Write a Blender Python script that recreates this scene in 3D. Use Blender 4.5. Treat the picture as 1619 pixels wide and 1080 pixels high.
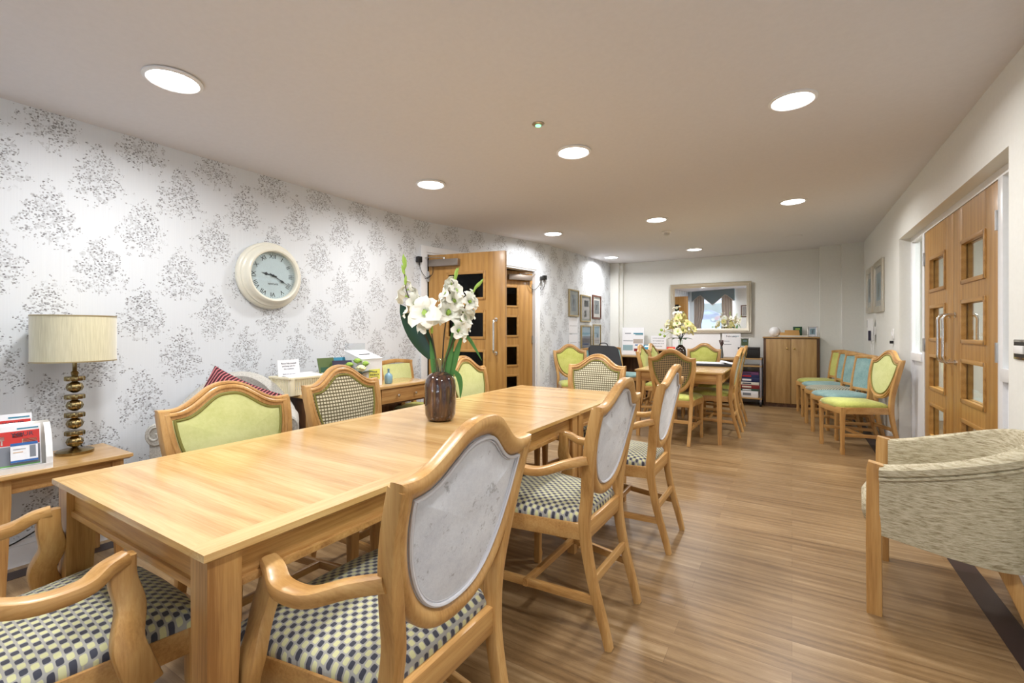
import bpy, bmesh, math, random
from mathutils import Vector, Matrix
from math import pi, sin, cos, radians as RD
random.seed(7)
C = bpy.context.scene.collection
for o in list(bpy.data.objects): bpy.data.objects.remove(o)

# ------------------------------------------------------------------ camera, world, exposure
cd = bpy.data.cameras.new('camera'); cam = bpy.data.objects.new('camera', cd); C.objects.link(cam)
cam.location = (0, 0, 1.17); cam.rotation_euler = (RD(90), 0, RD(31.4))
cd.sensor_width = 36; cd.lens = 36*725/1619; cd.shift_y = -17/1619; cd.clip_start = .02; cd.clip_end = 300
bpy.context.scene.camera = cam
S = bpy.context.scene
S.view_settings.view_transform = 'Standard'; S.view_settings.look = 'None'
S.view_settings.gamma = 1; S.view_settings.exposure = 0.44
S.view_settings.use_curve_mapping = False
w = bpy.data.worlds.new('world'); S.world = w; w.use_nodes = True
w.node_tree.nodes['Background'].inputs[0].default_value = (.62, .76, 1, 1)
w.node_tree.nodes['Background'].inputs[1].default_value = .9

def area(name, loc, rot, sx, sy, watts, col, shape='RECTANGLE', spread=180):
    l = bpy.data.lights.new(name, 'AREA'); l.shape = shape; l.size = sx
    if shape == 'RECTANGLE': l.size_y = sy
    l.energy = watts; l.color = col; l.spread = RD(spread)
    o = bpy.data.objects.new(name, l); C.objects.link(o); o.location = loc; o.rotation_euler = rot
    return o
# daylight coming in through the two windows behind the viewpoint
area('window_daylight', (-2.4, -1.28, 1.45), (RD(90), 0, RD(180)), 1.0, 1.3, 56, (.80, .89, 1))
area('window_daylight', (-.25, -1.28, 1.45), (RD(90), 0, RD(180)), 1.3, 1.3, 80, (.80, .89, 1))

# ------------------------------------------------------------------ colours and materials
def L(r, g, b):
    f = lambda v: (v/255/12.92 if v/255 <= .04045 else ((v/255+.055)/1.055)**2.4)
    return (f(r), f(g), f(b), 1)

class NT:
    def __init__(s, name):
        s.m = bpy.data.materials.new(name); s.m.use_nodes = True; s.t = s.m.node_tree
        s.b = s.t.nodes['Principled BSDF']; s.out = s.t.nodes['Material Output']
    def n(s, typ, **kw):
        x = s.t.nodes.new(typ)
        for k, v in kw.items(): setattr(x, k, v)
        return x
    def l(s, a, b): s.t.links.new(a, b)
    def put(s, sock, v):
        if hasattr(v, 'links') or hasattr(v, 'is_output'): s.l(v, sock)
        else: sock.default_value = v
    def math(s, op, a, b=None, c=None, clamp=False):
        x = s.n('ShaderNodeMath', operation=op, use_clamp=clamp); s.put(x.inputs[0], a)
        if b is not None: s.put(x.inputs[1], b)
        if c is not None: s.put(x.inputs[2], c)
        return x.outputs[0]
    def coord(s, which='Object'): return s.n('ShaderNodeTexCoord').outputs[which]
    def mapping(s, v, scale=(1, 1, 1), loc=(0, 0, 0), rot=(0, 0, 0)):
        x = s.n('ShaderNodeMapping'); s.l(v, x.inputs[0]); x.inputs['Scale'].default_value = scale
        x.inputs['Location'].default_value = loc; x.inputs['Rotation'].default_value = rot; return x.outputs[0]
    def noise(s, v, scale, detail=3, rough=.5, out='Fac'):
        x = s.n('ShaderNodeTexNoise'); s.l(v, x.inputs['Vector']); x.inputs['Scale'].default_value = scale
        x.inputs['Detail'].default_value = detail; x.inputs['Roughness'].default_value = rough; return x.outputs[out]
    def ramp(s, v, stops):
        x = s.n('ShaderNodeValToRGB'); s.l(v, x.inputs[0]); e = x.color_ramp.elements
        while len(e) < len(stops): e.new(.5)
        for q, (p, c) in zip(e, stops): q.position = p; q.color = c
        return x.outputs[0]
    def mix(s, f, a, b, blend='MIX'):
        x = s.n('ShaderNodeMix', data_type='RGBA', blend_type=blend); s.put(x.inputs[0], f)
        s.put(x.inputs[6], a); s.put(x.inputs[7], b); return x.outputs[2]
    def bump(s, h, strength=.2, dist=.01):
        x = s.n('ShaderNodeBump'); s.l(h, x.inputs['Height']); x.inputs['Strength'].default_value = strength
        x.inputs['Distance'].default_value = dist; s.l(x.outputs[0], s.b.inputs['Normal'])
    def col(s, v): s.put(s.b.inputs['Base Color'], v)
    def rough(s, v): s.put(s.b.inputs['Roughness'], v)
    def set(s, k, v): s.b.inputs[k].default_value = v

M = {}
def plain(name, rgb, rough=.5, metal=0, sheen=0, bumpscale=0, bumpstr=.1):
    t = NT(name); t.rough(rough); t.set('Metallic', metal)
    v = t.coord(); n = t.noise(v, 40 if not bumpscale else bumpscale, 2)
    c = L(*rgb); d = tuple(x*.93 for x in c[:3])+(1,)
    t.col(t.mix(n, d, c))
    if bumpscale: t.bump(n, bumpstr, .003)
    if sheen: t.set('Sheen Weight', sheen)
    M[name] = t.m; return t.m

def wood(name, axis, c1, c2, c3, rough=.38, sc=1.0, spread=1.0, coat=.12):
    t = NT(name); v = t.coord()
    st = {'X': (.12, 1, 1), 'Y': (1, .12, 1), 'Z': (1, 1, .12)}[axis]
    m = t.mapping(v, tuple(a*sc for a in st))
    warp = t.noise(m, 2.5, 2); w2 = t.noise(m, 9, 3, .6)
    wv = t.n('ShaderNodeTexWave', wave_type='RINGS'); t.l(m, wv.inputs['Vector'])
    wv.rings_direction = axis
    wv.inputs['Scale'].default_value = 5; wv.inputs['Distortion'].default_value = 7
    wv.inputs['Detail'].default_value = 2; wv.inputs['Detail Scale'].default_value = 1.2
    fine = t.noise(t.mapping(v, tuple((.35 if a < 1 else 9)*sc for a in st)), 16, 3, .65)
    f = t.math('MULTIPLY_ADD', t.math('SUBTRACT', wv.outputs['Fac'], .5), .34*spread, .5)
    f = t.math('MULTIPLY_ADD', t.math('SUBTRACT', w2, .5), 1.0*spread, f)
    f = t.math('MULTIPLY_ADD', t.math('SUBTRACT', fine, .5), 1.1*spread, f)
    t.col(t.ramp(f, [(.12, L(*c3)), (.5, L(*c2)), (.88, L(*c1))]))
    t.rough(rough); t.bump(fine, .05, .002)
    t.set('Coat Weight', coat); t.set('Coat Roughness', .15)
    M[name] = t.m
for ax in 'XYZ':
    wood('oak'+ax, ax, (206, 164, 106), (184, 138, 82), (150, 104, 56))
    wood('beech'+ax, ax, (210, 170, 112), (194, 149, 90), (164, 118, 64), .34, 1.0, .8)
    wood('top'+ax, ax, (226, 192, 138), (208, 168, 110), (180, 136, 80), .2, 1.0, .8, .3)
    wood('door'+ax, ax, (192, 150, 88), (174, 130, 68), (146, 102, 50), .4, 1.0, .62)
    wood('cab'+ax, ax, (194, 158, 104), (178, 142, 90), (156, 118, 70), .45, 1.2, .8)
wood('darkwood_shadeZ', 'Z', (120, 84, 52), (96, 64, 38), (74, 48, 28), .5)  # dark wood, also used as painted shade in the desk kneehole and cupboard gap
plain('white_paint', (238, 240, 244), .35); plain('ceiling_paint', (224, 223, 227), .9)
plain('wall_paint', (232, 233, 229), .8); plain('trim_paint', (240, 242, 246), .3)
plain('chrome', (225, 222, 218), .16, 1); plain('steel', (200, 200, 200), .3, 1)
plain('closer_metal', (150, 140, 132), .35, .8); plain('brass', (190, 160, 100), .28, 1)
plain('antique_brass', (150, 132, 92), .24, 1); plain('black_plastic', (22, 22, 24), .4)
plain('white_plastic', (240, 240, 240), .35); plain('black_leather', (36, 38, 46), .5, 0, 0, 90, .2)
plain('cream_plastic', (238, 230, 200), .4); plain('dark_frame', (96, 52, 34), .4)
plain('gold_frame', (176, 158, 118), .35, .6); plain('champagne_frame', (208, 202, 188), .3, .7)
plain('silver_frame', (205, 204, 200), .3, .6); plain('paper', (242, 243, 248), .7)
plain('red_print', (204, 40, 34), .5); plain('blue_print', (30, 96, 170), .5)
plain('teal_print', (40, 130, 160), .5); plain('green_print', (110, 180, 90), .5)
plain('grey_print', (130, 135, 145), .6); plain('ink', (60, 62, 84), .7); plain('yellow_label', (238, 236, 110), .6)
plain('dark_print', (40, 34, 60), .4); plain('olive_print', (80, 100, 50), .5); plain('purple_print', (120, 70, 120), .5)
plain('gimp_green', (136, 132, 66), .8); plain('gimp_silver', (214, 214, 220), .7)
plain('petal_white', (250, 250, 240), .55); plain('petal_cream', (240, 236, 196), .6)
plain('petal_yellow', (224, 216, 150), .6); plain('bud_green', (160, 196, 84), .55)
plain('leaf_green', (70, 128, 62), .45); plain('leaf_dark', (24, 66, 48), .3); plain('stem_dark', (70, 60, 42), .6)
plain('petal_pink', (236, 200, 170), .6); plain('dried_flower', (110, 90, 90), .8)
plain('pale_blue_glaze', (132, 172, 192), .3); plain('green_book', (24, 76, 52), .5)
plain('border_strip', (58, 44, 42), .45, 0, 0, 30, .1); plain('corridor_shade', (34, 36, 44), .8)
plain('clock_cream', (232, 230, 216), .28); plain('dial', (218, 230, 228), .5); plain('clock_ink', (52, 58, 60), .6)
plain('curtain', (206, 196, 188), .9); plain('pelmet', (122, 138, 146), .9); plain('tarmac', (190, 200, 214), .9)
plain('car_blue', (10, 60, 140), .3, .3); plain('car_red', (170, 10, 24), .3, .2); plain('car_glass', (150, 180, 200), .1)
plain('rubber', (26, 26, 28), .7); plain('hedge', (60, 90, 50), .9, 0, 0, 6, .5); plain('game_red', (130, 30, 34), .5)
plain('game_blue', (30, 40, 90), .5); plain('trolley_grey', (150, 148, 156), .4, .3); plain('globe', (246, 246, 248), .3)
plain('balsa', (210, 164, 100), .6); plain('ply_green', (56, 84, 70), .5)
plain('grey_mount', (150, 150, 138), .7); plain('print_a', (112, 118, 120), .6); plain('print_b', (186, 176, 168), .6)
plain('print_c', (70, 72, 80), .5); plain('print_d', (150, 180, 190), .6); plain('mount_cream', (232, 226, 214), .7)

def emis(name, rgb, s):
    t = NT(name); t.b.inputs['Emission Color'].default_value = L(*rgb); t.set('Emission Strength', s)
    t.col(t.mix(t.noise(t.coord(), 5), L(*rgb), L(*rgb))); M[name] = t.m
emis('lamp_glow', (255, 252, 250), 12); emis('green_glow', (120, 240, 150), 2.2)

def velvet(name, a, b, scale=7, patches=None):
    t = NT(name); v = t.coord()
    n1 = t.noise(v, scale, 4, .6); n2 = t.noise(t.mapping(v, (1, 1, 1)), scale*9, 3, .7)
    f = t.math('MULTIPLY_ADD', n2, .4, t.math('MULTIPLY', n1, .6))
    c = t.ramp(f, [(.35, L(*b)), (.6, L(*a))])
    if patches:
        p = t.ramp(t.math('MULTIPLY', t.noise(v, 38, 3, .75), t.math('ADD', .62, t.math('MULTIPLY', t.noise(v, 9, 2), .76))),
                   [(.61, (0, 0, 0, 1)), (.72, (.85, .85, .85, 1))])
        c = t.mix(p, c, L(*patches))
    t.col(c); t.rough(.85); t.set('Sheen Weight', .35); t.set('Sheen Roughness', .4); t.bump(n2, .15, .003); M[name] = t.m
velvet('velvet_lime', (206, 208, 120), (186, 190, 92)); velvet('velvet_pale', (216, 220, 158), (200, 206, 136))
velvet('velvet_teal', (150, 184, 182), (112, 152, 156), 9); velvet('velvet_silver', (222, 226, 234), (204, 208, 218), 12, (158, 160, 166))
velvet('seat_lime', (192, 196, 104), (158, 162, 74))

def dots(name, ax1, ax2, pitch, base, dark, alt, r=.36, aspect=1.0):
    # woven check of small rounded blocks in two alternating colours
    t = NT(name); s = t.n('ShaderNodeSeparateXYZ'); t.l(t.coord(), s.inputs[0])
    a = t.math('DIVIDE', s.outputs[ax1], pitch); b = t.math('DIVIDE', s.outputs[ax2], pitch*aspect)
    row = t.math('FLOOR', b)
    fa = t.math('ABSOLUTE', t.math('SUBTRACT', t.math('FRACT', a), .5)); fb = t.math('ABSOLUTE', t.math('SUBTRACT', t.math('FRACT', b), .5))
    m = t.math('POWER', t.math('ADD', t.math('POWER', t.math('DIVIDE', fa, r+.05), 4), t.math('POWER', t.math('DIVIDE', fb, r), 4)), .25)
    mask = t.math('MULTIPLY', t.math('SUBTRACT', 1.08, m), 8, clamp=True)
    par = t.math('MODULO', t.math('ABSOLUTE', t.math('ADD', t.math('FLOOR', a), row)), 2)
    blk = t.mix(t.math('GREATER_THAN', par, .5), L(*dark), L(*alt))
    t.col(t.mix(mask, L(*base), blk)); t.rough(.85); t.set('Sheen Weight', .25)
    t.bump(mask, .25, .003); M[name] = t.m
dots('seat_check', 'X', 'Y', .0152, (164, 163, 158), (60, 62, 76), (206, 206, 158), .365, 1.1)
dots('back_check', 'X', 'Z', .0165, (104, 95, 66), (218, 212, 186), (218, 212, 186), .31)
dots('back_check_dark', 'X', 'Z', .0185, (178, 150, 104), (74, 66, 50), (74, 66, 50), .36)

t = NT('tweed'); v = t.coord(); n = t.noise(t.mapping(v, (3, 3, 26)), 8, 4, .75)
t.col(t.ramp(n, [(.32, L(126, 112, 84)), (.47, L(178, 168, 140)), (.62, L(206, 198, 174))])); t.rough(.9); t.bump(n, .35, .004); M['tweed'] = t.m
t = NT('grey_linen'); v = t.coord(); n = t.noise(t.mapping(v, (1, 1, 1)), 120, 3, .7)
t.col(t.ramp(n, [(.3, L(160, 158, 152)), (.7, L(206, 204, 198))])); t.rough(.9); t.bump(n, .25, .003); M['grey_linen'] = t.m
t = NT('cushion_red'); v = t.coord(); wv = t.n('ShaderNodeTexWave'); t.l(t.mapping(v, (1, 1, 1), rot=(0, 0, .2)), wv.inputs[0]); wv.bands_direction = 'Y'
wv.inputs['Scale'].default_value = 17; wv.inputs['Distortion'].default_value = 1.0; wv.bands_direction = 'X'
t.col(t.ramp(wv.outputs['Fac'], [(.3, L(50, 8, 20)), (.6, L(138, 18, 36)), (.95, L(196, 120, 126))])); t.rough(.7); t.bump(wv.outputs['Fac'], .6, .01); M['cushion_red'] = t.m
t = NT('shade_silk'); v = t.coord(); n = t.noise(t.mapping(v, (40, 40, 2)), 6, 3)
t.col(t.ramp(n, [(.3, L(206, 200, 168)), (.7, L(226, 220, 190))])); t.rough(.32); t.set('Sheen Weight', .5); M['shade_silk'] = t.m
t = NT('vase_glaze'); v = t.coord(); n = t.noise(t.mapping(v, (26, 26, 3)), 2.2, 3, .6)
t.col(t.ramp(n, [(.35, L(42, 32, 40)), (.55, L(82, 56, 42)), (.72, L(128, 96, 70))])); t.rough(.08); t.set('Coat Weight', .6); M['vase_glaze'] = t.m
t = NT('dark_vase'); t.col(t.mix(t.noise(t.coord(), 9), L(30, 24, 22), L(52, 36, 28))); t.rough(.1); M['dark_vase'] = t.m

def glassmat(name, tint, gloss=.12):
    t = NT(name); t.t.nodes.remove(t.b)
    tr = t.n('ShaderNodeBsdfTransparent'); tr.inputs[0].default_value = tint
    gl = t.n('ShaderNodeBsdfGlossy'); gl.inputs['Roughness'].default_value = .02
    fr = t.n('ShaderNodeLayerWeight'); fr.inputs[0].default_value = .5
    mx = t.n('ShaderNodeMixShader'); t.l(t.math('MULTIPLY_ADD', t.math('POWER', fr.outputs['Facing'], 4), .5, gloss*.6, clamp=True), mx.inputs[0])
    t.l(tr.outputs[0], mx.inputs[1]); t.l(gl.outputs[0], mx.inputs[2]); t.l(mx.outputs[0], t.out.inputs[0]); M[name] = t.m
glassmat('pane_glass', (.93, .96, .95, 1), .05); glassmat('vase_clear', (.86, .93, .9, 1), .12)
glassmat('dark_glass', (.10, .11, .12, 1), .03); glassmat('acrylic', (.92, .94, .96, 1), .06)
t = NT('mirror_glass'); t.t.nodes.remove(t.b); g = t.n('ShaderNodeBsdfGlossy'); g.inputs[0].default_value = (.93, .94, .95, 1)
g.inputs['Roughness'].default_value = 0; t.l(g.outputs[0], t.out.inputs[0]); M['mirror_glass'] = t.m

# vinyl floor: narrow oak strips laid across the room
t = NT('floor_vinyl'); v = t.coord(); br = t.n('ShaderNodeTexBrick'); t.l(v, br.inputs['Vector'])
for k, x in (('Scale', 1), ('Mortar Size', .0008), ('Mortar Smooth', .2), ('Bias', 0), ('Brick Width', 1.05), ('Row Height', .092)): br.inputs[k].default_value = x
br.offset = .37; br.inputs['Color1'].default_value = (0, 0, 0, 1); br.inputs['Color2'].default_value = (1, 1, 1, 1); br.inputs['Mortar'].default_value = (.0, .0, .0, 1)
s = t.n('ShaderNodeSeparateXYZ'); t.l(v, s.inputs[0])
row = t.math('FLOOR', t.math('DIVIDE', s.outputs[1], .092))
cb = t.n('ShaderNodeCombineXYZ'); t.l(t.math('MULTIPLY_ADD', row, 3.71, t.math('MULTIPLY', s.outputs[0], 1.0)), cb.inputs[0]); t.l(t.math('MULTIPLY', s.outputs[1], 11.0), cb.inputs[1])
g1 = t.noise(t.mapping(cb.outputs[0], (1.6, 1.4, 1)), 2.2, 5, .62); g2 = t.noise(t.mapping(cb.outputs[0], (9, 7, 1)), 3, 3, .7)
gw = t.n('ShaderNodeTexWave'); t.l(t.mapping(cb.outputs[0], (.7, 1, 1)), gw.inputs[0]); gw.bands_direction = 'Y'
for k, x in (('Scale', .55), ('Distortion', 11), ('Detail', 3), ('Detail Scale', 1.1), ('Detail Roughness', .6)): gw.inputs[k].default_value = x
f = t.math('MULTIPLY_ADD', br.outputs['Color'], .17, t.math('MULTIPLY', g1, .40))
f = t.math('MULTIPLY_ADD', g2, .26, f); f = t.math('MULTIPLY_ADD', gw.outputs['Fac'], .13, f)
c = t.ramp(f, [(.22, L(98, 74, 48)), (.40, L(134, 106, 72)), (.56, L(154, 126, 90)), (.74, L(182, 156, 120))])
c = t.mix(t.math('MULTIPLY', br.outputs['Fac'], .35), c, L(96, 70, 50))
t.col(c); t.rough(.34); t.bump(g2, .06, .002); M['floor_vinyl'] = t.m

# wallpaper: half-drop repeat of small trees made of scattered leaves (UV: metres along the wall, height)
t = NT('wallpaper'); s = t.n('ShaderNodeSeparateXYZ'); t.l(t.coord('UV'), s.inputs[0]); U, V = s.outputs[0], s.outputs[1]
def lattice(du, dv):
    a = t.math('MULTIPLY', t.math('SUBTRACT', t.math('FRACT', t.math('DIVIDE', t.math('ADD', U, 20-.78+.2+du), .4)), .5), .4)
    b = t.math('MULTIPLY', t.math('SUBTRACT', t.math('FRACT', t.math('DIVIDE', t.math('ADD', V, 5.05-1.79+.2525+dv), .505)), .5), .505)
    return a, b
cv = t.n('ShaderNodeCombineXYZ'); t.l(U, cv.inputs[0]); t.l(V, cv.inputs[1])
def treemask(fu, fv, su, sv):
    # teardrop crown: narrow at the top, wide at the bottom
    hn = t.math('DIVIDE', fv, sv)
    wd = t.math('MULTIPLY', t.math('MAXIMUM', t.math('SUBTRACT', .96, t.math('MULTIPLY', hn, .62)), .2), su)
    r2 = t.math('ADD', t.math('POWER', t.math('ABSOLUTE', t.math('DIVIDE', fu, wd)), 2), t.math('POWER', t.math('ABSOLUTE', hn), 2.2))
    return t.math('SUBTRACT', 1.0, r2)
A1 = lattice(0, 0); A2 = lattice(.2, .252)
dens = t.math('MAXIMUM', treemask(A1[0], A1[1], .112, .172), treemask(A2[0], A2[1], .112, .172))
big = t.noise(cv.outputs[0], 24, 3, .6)
dens = t.math('ADD', t.math('MULTIPLY', dens, 1.0), t.math('MULTIPLY', t.math('SUBTRACT', big, .52), 4.2))
def leaves(scale, thr, off, gain, stretch):
    vo = t.n('ShaderNodeTexVoronoi'); t.l(t.mapping(cv.outputs[0], (scale, scale*stretch, 1), (off, off*1.7, 0), (0, 0, .6)), vo.inputs['Vector']); vo.inputs['Scale'].default_value = 1
    sc = t.n('ShaderNodeSeparateColor'); t.l(vo.outputs['Color'], sc.inputs[0])
    on = t.math('GREATER_THAN', t.math('ADD', t.math('MULTIPLY', dens, .5), .44), sc.outputs[0])
    inside = t.math('MULTIPLY', t.math('SUBTRACT', thr, vo.outputs['Distance']), 12, clamp=True)
    pres = t.math('MULTIPLY', t.math('GREATER_THAN', dens, .05), on)
    return t.math('MULTIPLY', t.math('MULTIPLY', inside, pres), t.math('MULTIPLY_ADD', sc.outputs[1], .7*gain, .3*gain))
l1 = leaves(74, .44, 3.3, 1.0, 1.5); l2 = leaves(92, .42, 9.1, .7, .7); l3 = leaves(34, .5, 5.1, .24, 1)
lf = t.math('MAXIMUM', t.math('MAXIMUM', l1, l2), l3)
sf = lambda q: t.math('MULTIPLY', t.math('LESS_THAN', t.math('ABSOLUTE', q[0]), .0009), t.math('MULTIPLY', t.math('LESS_THAN', q[1], -.12), t.math('GREATER_THAN', q[1], -.175)))
stem = t.math('MAXIMUM', sf(A1), sf(A2))
lf = t.math('MAXIMUM', lf, t.math('MULTIPLY', stem, .5))
basec = t.mix(t.noise(t.mapping(cv.outputs[0], (220, 3, 1)), 1, 2), L(214, 219, 226), L(223, 228, 234))
t.col(t.mix(t.math('MULTIPLY', lf, .95, clamp=True), basec, L(92, 90, 94))); t.rough(.75); M['wallpaper'] = t.m

# ------------------------------------------------------------------ mesh helpers
class MB:
    def __init__(s): s.bm = bmesh.new(); s.mats = []; s.mi = 0
    def use(s, mat):
        if mat not in s.mats: s.mats.append(mat)
        s.mi = s.mats.index(mat); return s
    def _fin(s, faces, smooth=False):
        for f in faces: f.material_index = s.mi; f.smooth = smooth
    def box(s, c, size, bev=0, rot=None, mat4=None):
        r = bmesh.ops.create_cube(s.bm, size=1); vs = r['verts']
        for v in vs: v.co = Vector((v.co.x*size[0], v.co.y*size[1], v.co.z*size[2]))
        fs = list({f for v in vs for f in v.link_faces})
        if bev:
            es = list({e for v in vs for e in v.link_edges})
            rr = bmesh.ops.bevel(s.bm, geom=es, offset=bev, segments=2, affect='EDGES', profile=.6)
            fs = list({f for f in rr['faces']} | {f for f in fs if f.is_valid}); vs = list({v for f in fs for v in f.verts})
        T = Matrix.Translation(c)
        if rot: T = T @ (rot if isinstance(rot, Matrix) else (Matrix.Rotation(rot[2], 4, 'Z') @ Matrix.Rotation(rot[1], 4, 'Y') @ Matrix.Rotation(rot[0], 4, 'X')))
        for v in vs: v.co = T @ v.co
        s._fin(fs); return s
    def b2(s, x0, x1, y0, y1, z0, z1, bev=0): return s.box(((x0+x1)/2, (y0+y1)/2, (z0+z1)/2), (abs(x1-x0), abs(y1-y0), abs(z1-z0)), bev)
    def rings(s, rings, closed=True, cap=True, smooth=True, loop=False):
        vr = [[s.bm.verts.new(p) for p in r] for r in rings]; fs = []
        n = len(vr[0]); N = len(vr)
        for i in range(N if loop else N-1):
            a, b = vr[i], vr[(i+1) % N]
            for k in range(n if closed else n-1):
                k2 = (k+1) % n
                try: fs.append(s.bm.faces.new((a[k], a[k2], b[k2], b[k])))
                except ValueError: pass
        if cap and not loop and closed:
            for r, rev in ((vr[0], True), (vr[-1], False)):
                try: f = s.bm.faces.new(list(reversed(r)) if rev else r); f.material_index = s.mi; f.smooth = False
                except ValueError: pass
        s._fin(fs, smooth); return s
    def tube(s, pts, rad, seg=10, cap=True, smooth=True):
        pts = [Vector(p) for p in pts]; R = rad if isinstance(rad, (list, tuple)) else [rad]*len(pts)
        out = []; up = None
        for i, p in enumerate(pts):
            d = (pts[min(i+1, len(pts)-1)]-pts[max(i-1, 0)]).normalized()
            if up is None: up = Vector((0, 0, 1)) if abs(d.z) < .9 else Vector((1, 0, 0))
            a = (up-d*up.dot(d)).normalized(); b = d.cross(a); up = a
            out.append([p+(a*cos(2*pi*k/seg)+b*sin(2*pi*k/seg))*R[i] for k in range(seg)])
        return s.rings(out, cap=cap, smooth=smooth)
    def bar(s, pts, w, h, up=(0, 0, 1), r=.25, smooth=True):
        # rounded rectangular section swept along pts; w across, h along 'up'
        pts = [Vector(p) for p in pts]; out = []; U = Vector(up)
        W = w if isinstance(w, (list, tuple)) else [w]*len(pts); Hh = h if isinstance(h, (list, tuple)) else [h]*len(pts)
        for i, p in enumerate(pts):
            d = (pts[min(i+1, len(pts)-1)]-pts[max(i-1, 0)]).normalized()
            a = d.cross(U)
            a = a.normalized() if a.length > 1e-4 else Vector((1, 0, 0)); b = a.cross(d).normalized()
            ww, hh = W[i]/2, Hh[i]/2; q = min(ww, hh)*r*1.2
            prof = [(ww-q, -hh), (ww-q*.3, -hh+q*.3), (ww, -hh+q), (ww, hh-q), (ww-q*.3, hh-q*.3), (ww-q, hh), (-ww+q, hh), (-ww+q*.3, hh-q*.3), (-ww, hh-q), (-ww, -hh+q), (-ww+q*.3, -hh+q*.3), (-ww+q, -hh)]
            out.append([p+a*x+b*y for x, y in prof])
        s.rings(out, smooth=smooth); return s
    def lathe(s, prof, c=(0, 0, 0), seg=24, flute=0, nf=0, smooth=True, axis='Z'):
        out = []
        for r, z in prof:
            ring = []
            for k in range(seg):
                a = 2*pi*k/seg; rr = max(r, 1e-4)*(1+flute*cos(nf*a))
                p = {'Z': (rr*cos(a), rr*sin(a), z), 'X': (z, rr*cos(a), rr*sin(a)), 'Y': (rr*sin(a), z, rr*cos(a))}[axis]
                ring.append(Vector(p)+Vector(c))
            out.append(ring)
        return s.rings(out, smooth=smooth)
    def poly(s, pts, smooth=False):
        try: f = s.bm.faces.new([s.bm.verts.new(p) for p in pts]); f.material_index = s.mi; f.smooth = smooth
        except ValueError: pass
        return s
    def prism(s, outline, thick, plane='XZ', at=0, bev=0):
        # extrude a 2-D outline along the remaining axis by 'thick' from 'at'
        def P(u, v, w): return {'XZ': (u, w, v), 'XY': (u, v, w), 'YZ': (w, u, v)}[plane]
        a = [s.bm.verts.new(P(u, v, at)) for u, v in outline]; b = [s.bm.verts.new(P(u, v, at+thick)) for u, v in outline]
        fs = [s.bm.faces.new(a), s.bm.faces.new(list(reversed(b)))]
        n = len(a)
        for i in range(n): fs.append(s.bm.faces.new((a[(i+1) % n], a[i], b[i], b[(i+1) % n])))
        s._fin(fs); return s
    def dome(s, loop, centre, off, n=5, smooth=True):
        # closed loop of points filled with a softly domed surface pushed out by vector off
        c = Vector(centre); O = Vector(off); loop = [Vector(p) for p in loop]; rings = []
        for i in range(n+1):
            k = i/n; sc = 1-k*.999; h = 1-(1-k)**3 if True else k
            rings.append([c+(p-c)*sc+O*(1-(1-k)**2.4) for p in loop])
        return s.rings(rings, cap=False, smooth=smooth)
def obj(name, mb, mat=None, parent=None, uvwall=None):
    bmesh.ops.recalc_face_normals(mb.bm, faces=mb.bm.faces)
    me = bpy.data.meshes.new(name); mb.bm.to_mesh(me); mb.bm.free(); me.set_sharp_from_angle(angle=RD(42))
    if mb.mats:
        for m in mb.mats: me.materials.append(M[m])
    elif mat: me.materials.append(M[mat] if isinstance(mat, str) else mat)
    o = bpy.data.objects.new(name, me); C.objects.link(o)
    if parent: o.parent = parent
    if uvwall:
        o0, d = Vector(uvwall[0]), Vector(uvwall[1]).normalized(); uv = me.uv_layers.new(name='wall')
        for l in me.loops:
            p = me.vertices[l.vertex_index].co
            uv.data[l.index].uv = ((p.x-o0.x)*d.x+(p.y-o0.y)*d.y+uvwall[2], p.z)
    return o
def tag(o, label, cat, group=None):
    o['label'] = label; o['category'] = cat
    if group: o['group'] = group
    return o
def thing(name, label, cat, loc=(0, 0, 0), rz=0, group=None, rx=0, ry=0):
    o = bpy.data.objects.new(name, None); C.objects.link(o); o.empty_display_size = .05
    o.location = loc; o.rotation_euler = (rx, ry, rz); return tag(o, label, cat, group)
def struct(name, mb, mat, uvwall=None):
    o = obj(name, mb, mat, None, uvwall); o['kind'] = 'structure'; return o
def dup(root, loc, rz, label, group=None):
    r = root.copy(); C.objects.link(r); r.location = loc; r.rotation_euler = (0, 0, rz); r['label'] = label
    if group: r['group'] = group
    for ch in list(root.children):
        c = ch.copy(); C.objects.link(c); c.parent = r
        for g in ch.children:
            d = g.copy(); C.objects.link(d); d.parent = c
    return r
def text_mesh(mb, txt, size, M4, ext=.0006):
    cu = bpy.data.curves.new('t', 'FONT'); cu.body = txt; cu.size = size; cu.align_x = 'CENTER'; cu.align_y = 'CENTER'; cu.extrude = ext; cu.resolution_u = 2
    o = bpy.data.objects.new('t', cu); C.objects.link(o); bpy.context.view_layer.update()
    me = o.evaluated_get(bpy.context.evaluated_depsgraph_get()).to_mesh()
    vs = [mb.bm.verts.new(M4 @ v.co) for v in me.vertices]
    for p in me.polygons:
        try: f = mb.bm.faces.new([vs[i] for i in p.vertices]); f.material_index = mb.mi
        except ValueError: pass
    o.to_mesh_clear(); bpy.data.objects.remove(o); bpy.data.curves.remove(cu)

def mat4(loc, xd, yd):
    # frame with local x along xd, y along yd, at loc
    x = Vector(xd).normalized(); y = Vector(yd).normalized(); z = x.cross(y)
    m = Matrix((x, y, z)).transposed().to_4x4(); m.translation = Vector(loc); return m
def lerp(a, b, t): return a+(b-a)*t
def catmull(pts, n=6):
    P = [Vector(p) for p in pts]; out = []
    for i in range(len(P)-1):
        p0 = P[max(i-1, 0)]; p1 = P[i]; p2 = P[i+1]; p3 = P[min(i+2, len(P)-1)]
        for k in range(n):
            t = k/n; out.append(.5*((2*p1)+(p2-p0)*t+(2*p0-5*p1+4*p2-p3)*t*t+(3*p1-p0-3*p2+p3)*t**3))
    out.append(P[-1]); return out

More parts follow.
